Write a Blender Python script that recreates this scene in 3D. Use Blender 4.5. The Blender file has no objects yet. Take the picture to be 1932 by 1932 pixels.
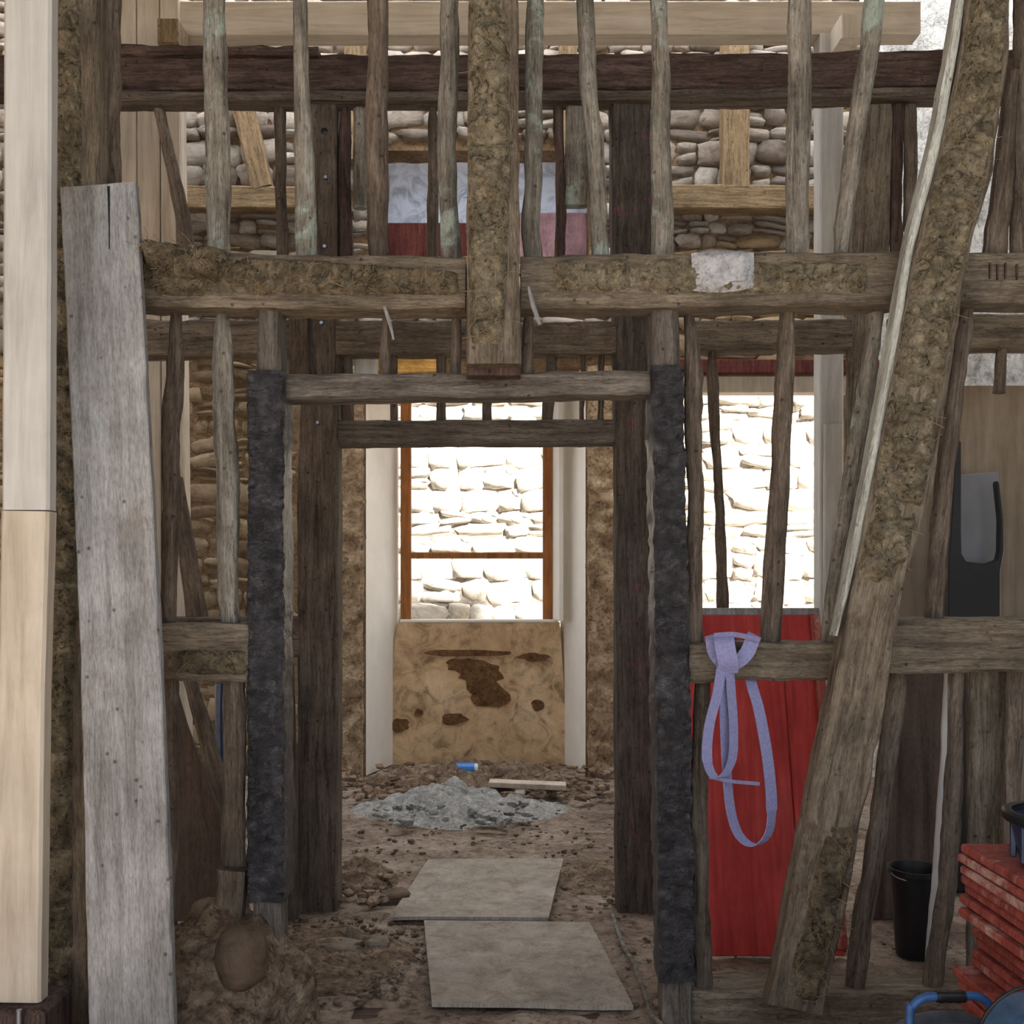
import bpy, bmesh, math, random
import numpy as np
from mathutils import Vector, Matrix

SC = bpy.context.scene
COL = SC.collection
random.seed(7)
RNG = np.random.default_rng(7)

# ------------------------------------------------------------------ camera, world, sun, exposure
EYE = 1.41
FPX, VX, VY = 1932.0, 950.0, 1101.0          # focal length in pixels, vanishing point of the room's depth axis
cam = bpy.data.cameras.new('camera')
cam.sensor_width = 36.0
cam.lens = 36.0
cam.shift_x = (966.0 - VX) / 1932.0
cam.shift_y = (VY - 966.0) / 1932.0
cam.clip_end = 100
camo = bpy.data.objects.new('camera', cam)
COL.objects.link(camo)
camo.location = (0, 0, EYE)
camo.rotation_euler = (math.pi / 2, 0, 0)
SC.camera = camo

wd = bpy.data.worlds.new('overcast_sky')
SC.world = wd
wd.use_nodes = True
wb = wd.node_tree.nodes['Background']
wb.inputs['Color'].default_value = (0.82, 0.92, 1.04, 1)
wb.inputs['Strength'].default_value = 1.25

sl = bpy.data.lights.new('sun', 'SUN')
sl.energy = 25.0
sl.angle = math.radians(1.5)
sl.color = (1.0, 0.96, 0.9)
so = bpy.data.objects.new('sun', sl)
COL.objects.link(so)
SUN_DIR = Vector((-0.62, 0.42, -0.66)).normalized()
so.rotation_euler = SUN_DIR.to_track_quat('-Z', 'Y').to_euler()
so.location = (8, -6, 12)

vs = SC.view_settings
SC.display_settings.display_device = 'sRGB'
vs.view_transform = 'Standard'
vs.look = 'None'
vs.use_curve_mapping = False
vs.gamma = 1.0
vs.exposure = 0.26
SC.cycles.max_bounces = 8
SC.cycles.diffuse_bounces = 5
SC.cycles.caustics_reflective = False
SC.cycles.caustics_refractive = False
SC.cycles.sample_clamp_indirect = 6.0


def W(px, py, d):
    return Vector(((px - VX) * d / FPX, d, EYE + (VY - py) * d / FPX))


def FL(px, py, z=0.0):
    d = (EYE - z) * FPX / (py - VY)
    return Vector(((px - VX) * d / FPX, d, z))


# ------------------------------------------------------------------ numpy noise
def _hash(ix, iy, iz, s):
    n = (ix.astype(np.int64) * 374761393 + iy.astype(np.int64) * 668265263 + iz.astype(np.int64) * 2147483647 + s * 974634777) & 0xFFFFFFFF
    n = ((n ^ (n >> 13)) * 1274126177) & 0xFFFFFFFF
    n = (n ^ (n >> 16)) & 0xFFFFFFFF
    n = ((n * 2654435761) ^ (n >> 11)) & 0xFFFFFFFF
    return n.astype(np.float64) / 4294967295.0


def vnoise(P, s=0):
    P = np.asarray(P, float)
    i = np.floor(P)
    f = P - i
    f = f * f * (3 - 2 * f)
    ix, iy, iz = i[..., 0], i[..., 1], i[..., 2]
    r = 0
    for a in (0, 1):
        for b in (0, 1):
            for c in (0, 1):
                w = (f[..., 0] if a else 1 - f[..., 0]) * (f[..., 1] if b else 1 - f[..., 1]) * (f[..., 2] if c else 1 - f[..., 2])
                r = r + w * _hash(ix + a, iy + b, iz + c, s)
    return r * 2 - 1


def fbm(P, s=0, o=3):
    P = np.asarray(P, float)
    r, a, t = 0, 1.0, 0.0
    for k in range(o):
        r = r + a * vnoise(P, s + k * 17)
        t += a
        a *= 0.5
        P = P * 2.03
    return r / t


# ------------------------------------------------------------------ materials
def nt(name):
    m = bpy.data.materials.new(name)
    m.use_nodes = True
    t = m.node_tree
    return m, t, t.nodes, t.links, t.nodes['Principled BSDF']


def S(r, g, b):
    f = lambda c: (c / 255 / 12.92) if c / 255 <= 0.04045 else ((c / 255 + 0.055) / 1.055) ** 2.4
    return (f(r), f(g), f(b), 1)


def ramp(nodes, stops):
    r = nodes.new('ShaderNodeValToRGB')
    e = r.color_ramp.elements
    while len(e) < len(stops):
        e.new(0.5)
    for i, (p, c) in enumerate(stops):
        e[i].position = p
        e[i].color = c
    return r


def coords(nodes, links, scale, rnd=True):
    tc = nodes.new('ShaderNodeTexCoord')
    v = tc.outputs['Object']
    if rnd:
        oi = nodes.new('ShaderNodeObjectInfo')
        mu = nodes.new('ShaderNodeMath'); mu.operation = 'MULTIPLY'; mu.inputs[1].default_value = 37.0
        links.new(oi.outputs['Random'], mu.inputs[0])
        ad = nodes.new('ShaderNodeVectorMath'); ad.operation = 'ADD'
        links.new(v, ad.inputs[0]); links.new(mu.outputs[0], ad.inputs[1])
        v = ad.outputs[0]
    out = []
    for s in scale:
        mp = nodes.new('ShaderNodeMapping')
        mp.inputs['Scale'].default_value = s
        links.new(v, mp.inputs['Vector'])
        out.append(mp.outputs[0])
    return out


def noise(nodes, links, vec, scale, detail=5, rough=0.6, dist=0.0):
    n = nodes.new('ShaderNodeTexNoise')
    n.inputs['Scale'].default_value = scale
    n.inputs['Detail'].default_value = detail
    n.inputs['Roughness'].default_value = rough
    n.inputs['Distortion'].default_value = dist
    links.new(vec, n.inputs['Vector'])
    return n.outputs['Fac']


def mult(nodes, links, a, b, fac=1.0, mode='MULTIPLY'):
    m = nodes.new('ShaderNodeMix')
    m.data_type = 'RGBA'
    m.blend_type = mode
    if isinstance(fac, float):
        m.inputs[0].default_value = fac
    else:
        links.new(fac, m.inputs[0])
    for s, v in ((6, a), (7, b)):
        if isinstance(v, tuple):
            m.inputs[s].default_value = v
        else:
            links.new(v, m.inputs[s])
    return m.outputs[2]


def bump(nodes, links, bsdf, h, strength, dist):
    b = nodes.new('ShaderNodeBump')
    b.inputs['Strength'].default_value = strength
    b.inputs['Distance'].default_value = dist
    links.new(h, b.inputs['Height'])
    links.new(b.outputs[0], bsdf.inputs['Normal'])


def wood(name, dark, mid, light, grain=1.0, specks=True, rough=0.85, bstr=0.7, blot=(0.55, 1.15), patch=None, patchamt=0.55, cracks=0.75):
    m, t, N, L, B = nt(name)
    g, iso = coords(N, L, [(11 * grain, 11 * grain, 0.9 * grain), (1, 1, 1)])
    n1 = noise(N, L, g, 4.0, 8, 0.7, 0.6)
    r1 = ramp(N, [(0.3, dark), (0.5, mid), (0.72, light)])
    L.new(n1, r1.inputs[0])
    n2 = noise(N, L, iso, 5.0, 4, 0.65)
    r2 = ramp(N, [(0.3, (blot[0],) * 3 + (1,)), (0.7, (blot[1],) * 3 + (1,))])
    L.new(n2, r2.inputs[0])
    c = mult(N, L, r1.outputs[0], r2.outputs[0])
    if patch:
        n3 = noise(N, L, iso, 3.1, 6, 0.7, 0.4)
        r3 = ramp(N, [(patchamt, (0, 0, 0, 1)), (patchamt + 0.08, (1, 1, 1, 1))])
        L.new(n3, r3.inputs[0])
        c = mult(N, L, c, patch, r3.outputs[0], 'MIX')
    if cracks:
        (gc,) = coords(N, L, [(26 * grain, 26 * grain, 1.3 * grain)])
        n4 = noise(N, L, gc, 2.2, 3, 0.6, 0.8)
        r4 = ramp(N, [(0.478, (1, 1, 1, 1)), (0.5, (0.3, 0.27, 0.25, 1)), (0.522, (1, 1, 1, 1))])
        L.new(n4, r4.inputs[0])
        c = mult(N, L, c, r4.outputs[0], cracks)
        (gf,) = coords(N, L, [(70, 70, 14)])
        n5 = noise(N, L, gf, 3.0, 4, 0.7, 0.3)
        r5 = ramp(N, [(0.3, (0.62, 0.6, 0.58, 1)), (0.5, (1, 1, 1, 1)), (0.72, (1.3, 1.3, 1.28, 1))])
        L.new(n5, r5.inputs[0])
        c = mult(N, L, c, r5.outputs[0], 0.9)
    if specks:
        vo = N.new('ShaderNodeTexVoronoi')
        vo.inputs['Scale'].default_value = 17.0
        L.new(iso, vo.inputs['Vector'])
        rv = ramp(N, [(0.06, (0.25, 0.22, 0.2, 1)), (0.13, (1, 1, 1, 1))])
        L.new(vo.outputs['Distance'], rv.inputs[0])
        c = mult(N, L, c, rv.outputs[0], 0.8)
    L.new(c, B.inputs['Base Color'])
    B.inputs['Roughness'].default_value = rough
    B.inputs['Specular IOR Level'].default_value = 0.25
    bump(N, L, B, n1, bstr, 0.006)
    return m


def earth(name, cols, scale=9.0, fine=40.0, bstr=0.9, bdist=0.012, rough=0.95, rnd=True, spec=0.15, crev=0.0):
    m, t, N, L, B = nt(name)
    (v,) = coords(N, L, [(1, 1, 1)], rnd)
    n1 = noise(N, L, v, scale, 9, 0.72, 0.5)
    n2 = noise(N, L, v, fine, 5, 0.7, 1.0)
    k = len(cols)
    r1 = ramp(N, [(0.3 + 0.4 * i / (k - 1), c) for i, c in enumerate(cols)])
    L.new(n1, r1.inputs[0])
    r2 = ramp(N, [(0.3, (0.42, 0.4, 0.38, 1)), (0.48, (1, 1, 1, 1)), (0.7, (1.25, 1.23, 1.18, 1))])
    L.new(n2, r2.inputs[0])
    c = mult(N, L, r1.outputs[0], r2.outputs[0])
    if crev:
        n3 = noise(N, L, v, fine * 0.75, 3, 0.6, 1.6)
        r3 = ramp(N, [(0.36, (0.3, 0.28, 0.25, 1)), (0.43, (1, 1, 1, 1)), (0.62, (1, 1, 1, 1)), (0.7, (1.25, 1.23, 1.18, 1))])
        L.new(n3, r3.inputs[0])
        c = mult(N, L, c, r3.outputs[0], crev)
    L.new(c, B.inputs['Base Color'])
    B.inputs['Roughness'].default_value = rough
    B.inputs['Specular IOR Level'].default_value = spec
    bump(N, L, B, n2, bstr, bdist)
    return m


def plain(name, col, rough=0.5, metal=0.0, var=0.15, bstr=0.15, scale=30, spec=0.4):
    m, t, N, L, B = nt(name)
    (v,) = coords(N, L, [(1, 1, 1)])
    n = noise(N, L, v, scale, 5, 0.65)
    r = ramp(N, [(0.3, tuple(c * (1 - var * 2) for c in col[:3]) + (1,)), (0.7, tuple(min(1, c * (1 + var)) for c in col[:3]) + (1,))])
    L.new(n, r.inputs[0])
    L.new(r.outputs[0], B.inputs['Base Color'])
    B.inputs['Roughness'].default_value = rough
    B.inputs['Metallic'].default_value = metal
    B.inputs['Specular IOR Level'].default_value = spec
    if bstr:
        bump(N, L, B, n, bstr, 0.004)
    return m


def stone_mat(name, cols, bstr=0.8):
    m, t, N, L, B = nt(name)
    (v,) = coords(N, L, [(1, 1, 1)])
    oi = N.new('ShaderNodeObjectInfo')
    r0 = ramp(N, [(i / max(1, len(cols) - 1), c) for i, c in enumerate(cols)])
    L.new(oi.outputs['Random'], r0.inputs[0])
    n = noise(N, L, v, 2.6, 9, 0.75, 0.5)
    r = ramp(N, [(0.3, (0.45, 0.43, 0.4, 1)), (0.5, (0.95, 0.95, 0.95, 1)), (0.7, (1.25, 1.25, 1.22, 1))])
    L.new(n, r.inputs[0])
    L.new(mult(N, L, r0.outputs[0], r.outputs[0]), B.inputs['Base Color'])
    B.inputs['Roughness'].default_value = 0.92
    B.inputs['Specular IOR Level'].default_value = 0.15
    bump(N, L, B, n, bstr, 0.02)
    return m


M = {}
M['stave'] = wood('old_grey_wood', S(84, 77, 69), S(134, 128, 118), S(168, 165, 156), patch=S(150, 161, 152), patchamt=0.54, blot=(0.5, 1.2))
M['stave_brown'] = wood('old_brown_wood', S(62, 52, 45), S(106, 94, 83), S(138, 126, 114))
M['rail'] = wood('old_oak_rail', S(72, 63, 54), S(118, 107, 93), S(146, 135, 119), blot=(0.55, 1.2), patch=S(96, 82, 70), patchamt=0.58)
M['dark'] = wood('tarry_dark_oak', S(42, 31, 28), S(82, 66, 60), S(112, 96, 90), blot=(0.6, 1.2), patch=S(92, 58, 42), patchamt=0.62)
M['door'] = wood('dark_oak_post', S(58, 49, 43), S(98, 88, 79), S(122, 113, 104), blot=(0.6, 1.15), patch=S(84, 64, 66), patchamt=0.6)
M['door_pink'] = wood('dark_oak_post_pink_stain', S(52, 44, 40), S(84, 76, 70), S(108, 100, 94), blot=(0.6, 1.15), patch=S(132, 66, 88), patchamt=0.585)
M['lintel'] = wood('dull_grey_oak', S(60, 54, 50), S(104, 97, 90), S(138, 131, 122), blot=(0.6, 1.15))
M['plank'] = wood('silver_grey_board', S(112, 110, 108), S(148, 147, 147), S(172, 174, 178), grain=0.6, blot=(0.7, 1.12), bstr=0.25, patch=S(132, 127, 124), patchamt=0.6, cracks=0.3)
M['lit_edge'] = wood('pale_lit_edge_wood', S(150, 150, 142), S(182, 184, 176), S(200, 204, 198), grain=0.8, blot=(0.75, 1.1))  # pale tone stands in for light on the brace's left face
M['new'] = wood('pale_new_softwood', S(168, 155, 138), S(194, 183, 167), S(210, 201, 187), grain=0.45, blot=(0.9, 1.06), bstr=0.12, specks=False, rough=0.7, cracks=0.0)
M['new_grey'] = wood('pale_planed_softwood', S(164, 162, 158), S(188, 186, 182), S(204, 203, 199), grain=0.4, blot=(0.92, 1.05), bstr=0.1, specks=False, rough=0.7, cracks=0.0)
M['tan'] = wood('tan_old_timber', S(92, 76, 56), S(138, 117, 90), S(168, 146, 114), blot=(0.75, 1.1))
M['orange'] = wood('varnished_orange_wood', S(122, 72, 30), S(166, 108, 56), S(188, 130, 74), grain=0.6, specks=False, blot=(0.8, 1.1), bstr=0.2, rough=0.5, cracks=0.0)
M['amber'] = wood('amber_timber', S(160, 110, 48), S(204, 156, 84), S(222, 180, 108), grain=0.7, specks=False, cracks=0.2)
M['pinkboard'] = wood('faded_pink_board', S(142, 108, 116), S(172, 136, 146), S(190, 160, 168), grain=0.5, specks=False, cracks=0.2)
M['redbeam'] = wood('dark_red_painted_wood', S(70, 34, 32), S(100, 52, 48), S(126, 74, 68), specks=False)
M['red'] = wood('red_stained_board', S(150, 44, 44), S(184, 60, 56), S(202, 82, 74), grain=0.5, specks=False, blot=(0.75, 1.12), bstr=0.15, rough=0.55, cracks=0.0)
M['redworn'] = wood('worn_red_board', S(124, 56, 50), S(156, 78, 70), S(178, 104, 94), grain=0.6, specks=False, blot=(0.7, 1.2), bstr=0.5, patch=S(196, 158, 148), patchamt=0.54, cracks=0.3)
M['ply'] = wood('dusty_plywood', S(126, 114, 104), S(158, 148, 138), S(176, 168, 158), grain=0.25, specks=False, blot=(0.78, 1.1), bstr=0.2, cracks=0.3)
M['hardboard'] = wood('tan_hardboard', S(120, 106, 90), S(146, 131, 113), S(160, 148, 132), grain=0.3, specks=False, blot=(0.85, 1.08), bstr=0.1, rough=0.6, cracks=0.0)
M['darkboard'] = wood('dark_brown_board', S(60, 50, 44), S(90, 78, 70), S(104, 92, 84), grain=0.3, specks=False, blot=(0.8, 1.1), bstr=0.15, cracks=0.3)
M['clay'] = earth('straw_clay', [S(86, 78, 64), S(138, 128, 108), S(170, 160, 138)], 12, 42, 1.0, 0.025, crev=0.85)
M['claydark'] = earth('dark_straw_clay', [S(70, 62, 51), S(116, 105, 87), S(146, 134, 113)], 12, 42, 1.0, 0.025, crev=0.85)
M['straw'] = plain('straw', S(150, 132, 100), 0.8, 0, 0.2, 0)
M['patch'] = earth('grey_lime_patch', [S(140, 140, 142), S(172, 173, 178), S(186, 188, 194)], 20, 50, 0.4, 0.006)
M['wrap'] = earth('black_wrinkled_coating', [S(24, 23, 27), S(46, 45, 50), S(74, 73, 78)], 9, 22, 1.0, 0.025, 0.42, True, 0.5)
M['floor'] = earth('trodden_dirt', [S(92, 79, 69), S(146, 130, 117), S(178, 164, 150)], 2.4, 18, 1.0, 0.03, 0.95, False, crev=0.6)
M['mound'] = earth('brown_rubble_earth', [S(70, 56, 46), S(126, 108, 92), S(172, 154, 134)], 11, 30, 1.0, 0.025, crev=0.7)
M['ash'] = earth('grey_lime_dust', [S(120, 118, 114), S(170, 170, 168), S(204, 204, 200)], 12, 40, 1.0, 0.02)
M['mortar'] = earth('brown_earth_mortar', [S(96, 78, 60), S(132, 110, 86), S(160, 136, 108)], 4, 30, 0.9, 0.02, 0.95, False)
M['lime'] = earth('mottled_limewash', [S(150, 148, 146), S(206, 206, 204), S(232, 232, 230)], 5, 26, 0.9, 0.03, 0.95, False)
M['white'] = plain('white_lime_plaster', S(240, 236, 228), 0.9, 0, 0.03, 0.2, 6, 0.15)
M['ochre'] = earth('brown_lime_plaster', [S(172, 142, 110), S(208, 180, 144), S(224, 202, 172)], 2.6, 7, 0.4, 0.01, 0.9, False)
M['ochredark'] = earth('exposed_brown_daub', [S(84, 58, 40), S(128, 96, 66), S(156, 122, 88)], 14, 40, 1.0, 0.02)
M['daub'] = earth('brown_daub', [S(122, 98, 76), S(178, 154, 126), S(206, 186, 160)], 8, 26, 1.0, 0.03, crev=0.7)
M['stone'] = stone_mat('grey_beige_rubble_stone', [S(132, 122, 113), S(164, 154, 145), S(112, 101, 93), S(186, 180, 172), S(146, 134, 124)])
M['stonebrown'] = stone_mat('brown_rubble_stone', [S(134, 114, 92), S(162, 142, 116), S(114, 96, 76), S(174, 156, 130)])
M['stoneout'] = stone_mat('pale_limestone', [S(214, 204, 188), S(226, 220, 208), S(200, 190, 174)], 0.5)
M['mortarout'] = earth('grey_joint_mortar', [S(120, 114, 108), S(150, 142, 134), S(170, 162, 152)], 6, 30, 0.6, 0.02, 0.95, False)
M['strap'] = plain('lilac_webbing', S(146, 147, 190), 0.8, 0, 0.12, 0.4, 120, 0.2)
M['black'] = plain('black_plastic', S(26, 26, 30), 0.45, 0, 0.2, 0.1)
M['bluetub'] = plain('navy_plastic', S(34, 52, 84), 0.28, 0, 0.2, 0.05)
M['bluetube'] = plain('blue_painted_tube', S(52, 92, 148), 0.35, 0, 0.15, 0.05)
M['teal'] = plain('steel_blue_plastic', S(72, 104, 140), 0.35, 0, 0.2, 0.1)
M['greyplastic'] = plain('grey_plastic', S(98, 98, 104), 0.5, 0, 0.15, 0.1)
M['steel'] = plain('dull_steel', S(168, 174, 184), 0.35, 0.9, 0.1, 0.1)
M['greypanel'] = plain('smooth_grey_panel', S(126, 128, 134), 0.5, 0, 0.06, 0.05, 6)
M['bottle'] = plain('clear_bluish_plastic', S(196, 206, 222), 0.15, 0, 0.06, 0)
M['blue'] = plain('bright_blue_label', S(58, 126, 206), 0.4, 0, 0.1, 0)
M['ceil'] = plain('dark_roof_boards', S(120, 104, 88), 0.9, 0, 0.2, 0.2, 6)
M['ground'] = earth('outside_gravel', [S(150, 142, 130), S(180, 172, 160), S(200, 194, 184)], 6, 40, 0.6, 0.02, 0.95, False)


def sheeting(name, col, trans, dirt=0.55):
    m, t, N, L, B = nt(name)
    (v,) = coords(N, L, [(1, 1, 1)], False)
    n = noise(N, L, v, 7.0, 6, 0.7, 1.2)
    d = N.new('ShaderNodeBsdfDiffuse'); d.inputs[0].default_value = col
    r = ramp(N, [(0.35, tuple(c * dirt for c in col[:3]) + (1,)), (0.55, col)])
    L.new(n, r.inputs[0])
    L.new(r.outputs[0], d.inputs[0])
    tr = N.new('ShaderNodeBsdfTranslucent')
    L.new(r.outputs[0], tr.inputs[0])
    mx = N.new('ShaderNodeMixShader')
    mx.inputs[0].default_value = trans
    L.new(d.outputs[0], mx.inputs[1]); L.new(tr.outputs[0], mx.inputs[2])
    L.new(mx.outputs[0], N['Material Output'].inputs[0])
    b = N.new('ShaderNodeBump'); b.inputs['Strength'].default_value = 0.8; b.inputs['Distance'].default_value = 0.03
    L.new(n, b.inputs['Height']); L.new(b.outputs[0], d.inputs['Normal'])
    return m


M['light_sheet'] = sheeting('white_translucent_sheeting', (0.95, 0.97, 1.0, 1), 0.96, 0.9)  # for the added sheet that diffuses sun into the back room
M['bluesheet'] = sheeting('pale_blue_plastic_sheet', S(176, 186, 208), 0.5)


# ------------------------------------------------------------------ object helpers
def world(o):
    return (world(o.parent) @ o.matrix_parent_inverse @ o.matrix_basis) if o.parent else o.matrix_basis.copy()


def link(o, parent=None):
    COL.objects.link(o)
    if parent is not None:
        o.parent = parent
        o.matrix_parent_inverse = world(parent).inverted()
    return o


def mesh(name, V, F, mat, parent=None, mw=None, sharp=40, smooth=True):
    me = bpy.data.meshes.new(name)
    V = V.tolist() if hasattr(V, 'tolist') else [tuple(v) for v in V]
    me.from_pydata(V, [], F.tolist() if hasattr(F, 'tolist') else F)
    me.update()
    if smooth:
        me.shade_smooth()
        if sharp:
            me.set_sharp_from_angle(angle=math.radians(sharp))
    me.materials.append(mat)
    o = bpy.data.objects.new(name, me)
    if mw is not None:
        o.matrix_basis = mw
    link(o, parent)
    return o


def tag(o, label=None, cat=None, group=None, kind='thing'):
    if label: o['label'] = label
    if cat: o['category'] = cat
    if group: o['group'] = group
    if kind: o['kind'] = kind
    return o


def struct(o, label=None):
    o['kind'] = 'structure'
    if label: o['label'] = label
    return o


def empty(name, loc):
    o = bpy.data.objects.new(name, None)
    o.location = loc
    o.empty_display_size = 0.05
    COL.objects.link(o)
    return o


def box(name, c, s, mat, parent=None, bev=0.006, rot=None, seg=1, noisy=0.0):
    bm = bmesh.new()
    bmesh.ops.create_cube(bm, size=1.0)
    bmesh.ops.scale(bm, vec=s, verts=bm.verts)
    if noisy:
        bmesh.ops.subdivide_edges(bm, edges=bm.edges[:], cuts=3, use_grid_fill=True)
    if bev and not noisy:
        bmesh.ops.bevel(bm, geom=bm.edges[:], offset=min(bev, min(s) * 0.3), segments=seg, affect='EDGES')
    if noisy:
        for v in bm.verts:
            p = np.array([list(v.co)]) * 6 + np.array(c)
            v.co += Vector((fbm(p, 1)[0], fbm(p, 5)[0], fbm(p, 9)[0])) * noisy
    me = bpy.data.meshes.new(name)
    bm.to_mesh(me); bm.free()
    me.materials.append(mat)
    o = bpy.data.objects.new(name, me)
    mw = Matrix.Translation(Vector(c))
    if rot is not None:
        mw = mw @ (rot if isinstance(rot, Matrix) else Matrix.Rotation(rot, 4, 'Z'))
    o.matrix_basis = mw
    link(o, parent)
    return o


def frame_of(pts, d):
    """Centre line of a timber: pixel stations at a depth (or a depth running from d0 to d1) turned into world points."""
    d0, d1 = d if isinstance(d, tuple) else (d, d)
    a = np.array(pts, float)
    ln = np.r_[0, np.cumsum(np.hypot(np.diff(a[:, 0]), np.diff(a[:, 1])))]
    dd = d0 + (d1 - d0) * ln / ln[-1]
    C = np.array([W(p[0], p[1], q) for p, q in zip(a, dd)])
    z = C[-1] - C[0]
    L = np.linalg.norm(z)
    z /= L
    y = np.array([0, 1.0, 0]); y -= z * y.dot(z); y /= np.linalg.norm(y)
    x = np.cross(y, z)
    ca = max(abs(z[2]), abs(z[0])) / max(1e-6, math.hypot(z[0], z[2]))
    wid = a[:, 2] * dd / FPX * ca
    return C, wid, x, y, z, L


def resample(C, wid, step, smooth=True):
    seg = np.r_[0, np.cumsum(np.linalg.norm(np.diff(C, axis=0), axis=1))]
    n = max(3, int(seg[-1] / step))
    t = np.linspace(0, seg[-1], n + 1)
    P = np.stack([np.interp(t, seg, C[:, k]) for k in range(3)], 1)
    w = np.interp(t, seg, wid)
    if smooth and len(C) > 2:
        k = max(1, int(0.1 / step))
        ker = np.ones(2 * k + 1) / (2 * k + 1)
        def sm(a):
            lo = 2 * a[0] - a[k:0:-1] if n > k else np.full(k, a[0])
            hi = 2 * a[-1] - a[-2:-k - 2:-1] if n > k else np.full(k, a[-1])
            return np.convolve(np.r_[lo, a, hi], ker, 'valid')
        if n > k + 1:
            P = np.stack([sm(P[:, j]) for j in range(3)], 1)
            w = np.maximum(sm(w), 0.004)
    return P, w, t


def timber(name, pts, d, thick, mat, label=None, cat=None, group=None, prof='rect', rough=0.004, step=0.03, parent=None, ch=0.008, grow=0.0, freq=7.0, wrinkle=0.0):
    C, wid, x, y, z, L = frame_of(pts, d)
    P, w, t = resample(C, wid + grow, step)
    w0 = float(np.mean(w))
    if prof == 'rect':
        c = min(ch, w0 * 0.25, thick * 0.25)
        hx, nx = w0 / 2, max(2, int(w0 / 0.025))
        ny = max(1, int(thick / 0.05))
        ring = []
        for q in np.linspace(-hx + c, hx - c, nx + 1): ring.append((q, 0.0))
        for q in np.linspace(c, thick - c, ny + 1): ring.append((hx, q))
        for q in np.linspace(hx - c, -hx + c, 3): ring.append((q, thick))
        for q in np.linspace(thick - c, c, ny + 1): ring.append((-hx, q))
    else:
        k = 12
        ring = [(w0 / 2 * math.cos(a), thick / 2 - thick / 2 * math.sin(a)) for a in np.linspace(math.pi, -math.pi, k, endpoint=False)]
    ring = np.array(ring)
    R = np.stack([x, y, z], 1)
    loc = (P - C[0]) @ R
    n, k = len(P), len(ring)
    V = np.zeros((n, k, 3))
    V[:, :, 0] = loc[:, None, 0] + ring[None, :, 0] * (w / w0)[:, None]
    V[:, :, 1] = loc[:, None, 1] + ring[None, :, 1] - (grow / 2)
    V[:, :, 2] = loc[:, None, 2]
    if rough:
        off = np.array([7.3 * C[0][0], 3.1 * C[0][2], 5.7 * thick])
        Q = V * np.array([1.6, 1.6, 1.0]) * freq + off
        Q2 = V * np.array([3, 3, 1.0]) * freq * 3 + off
        for j, amp in ((0, 1.0), (1, 1.0)):
            V[:, :, j] += rough * (fbm(Q, j * 31, 2) + 0.5 * vnoise(Q2, 90 + j))
    if wrinkle:
        Qw = V * np.array([9, 9, 60.0]) + off
        Qw[..., 2] += 25 * V[..., 0]
        V[:, :, 1] -= wrinkle * np.clip(0.45 - np.abs(fbm(Qw, 55, 2)) * 2.2, 0, 1) * (V[:, :, 1] < thick * 0.5)
    V = V.reshape(-1, 3)
    i = np.arange(n - 1)[:, None] * k + np.arange(k)[None, :]
    j = np.arange(n - 1)[:, None] * k + (np.arange(k)[None, :] + 1) % k
    F = np.stack([i, j, j + k, i + k], -1).reshape(-1, 4).tolist()
    b0, b1 = len(V), len(V) + 1
    V = np.vstack([V, V[:k].mean(0), V[(n - 1) * k:n * k].mean(0)])
    for q in range(k):
        F.append([b0, (q + 1) % k, q])
        F.append([b1, (n - 1) * k + q, (n - 1) * k + (q + 1) % k])
    mw = Matrix(((x[0], y[0], z[0], C[0][0]), (x[1], y[1], z[1], C[0][1]), (x[2], y[2], z[2], C[0][2]), (0, 0, 0, 1)))
    o = mesh(name, V, F, mat, parent, mw, sharp=38)
    if cat:
        tag(o, label, cat, group)
    elif label:
        o['label'] = label
    return o


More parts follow.
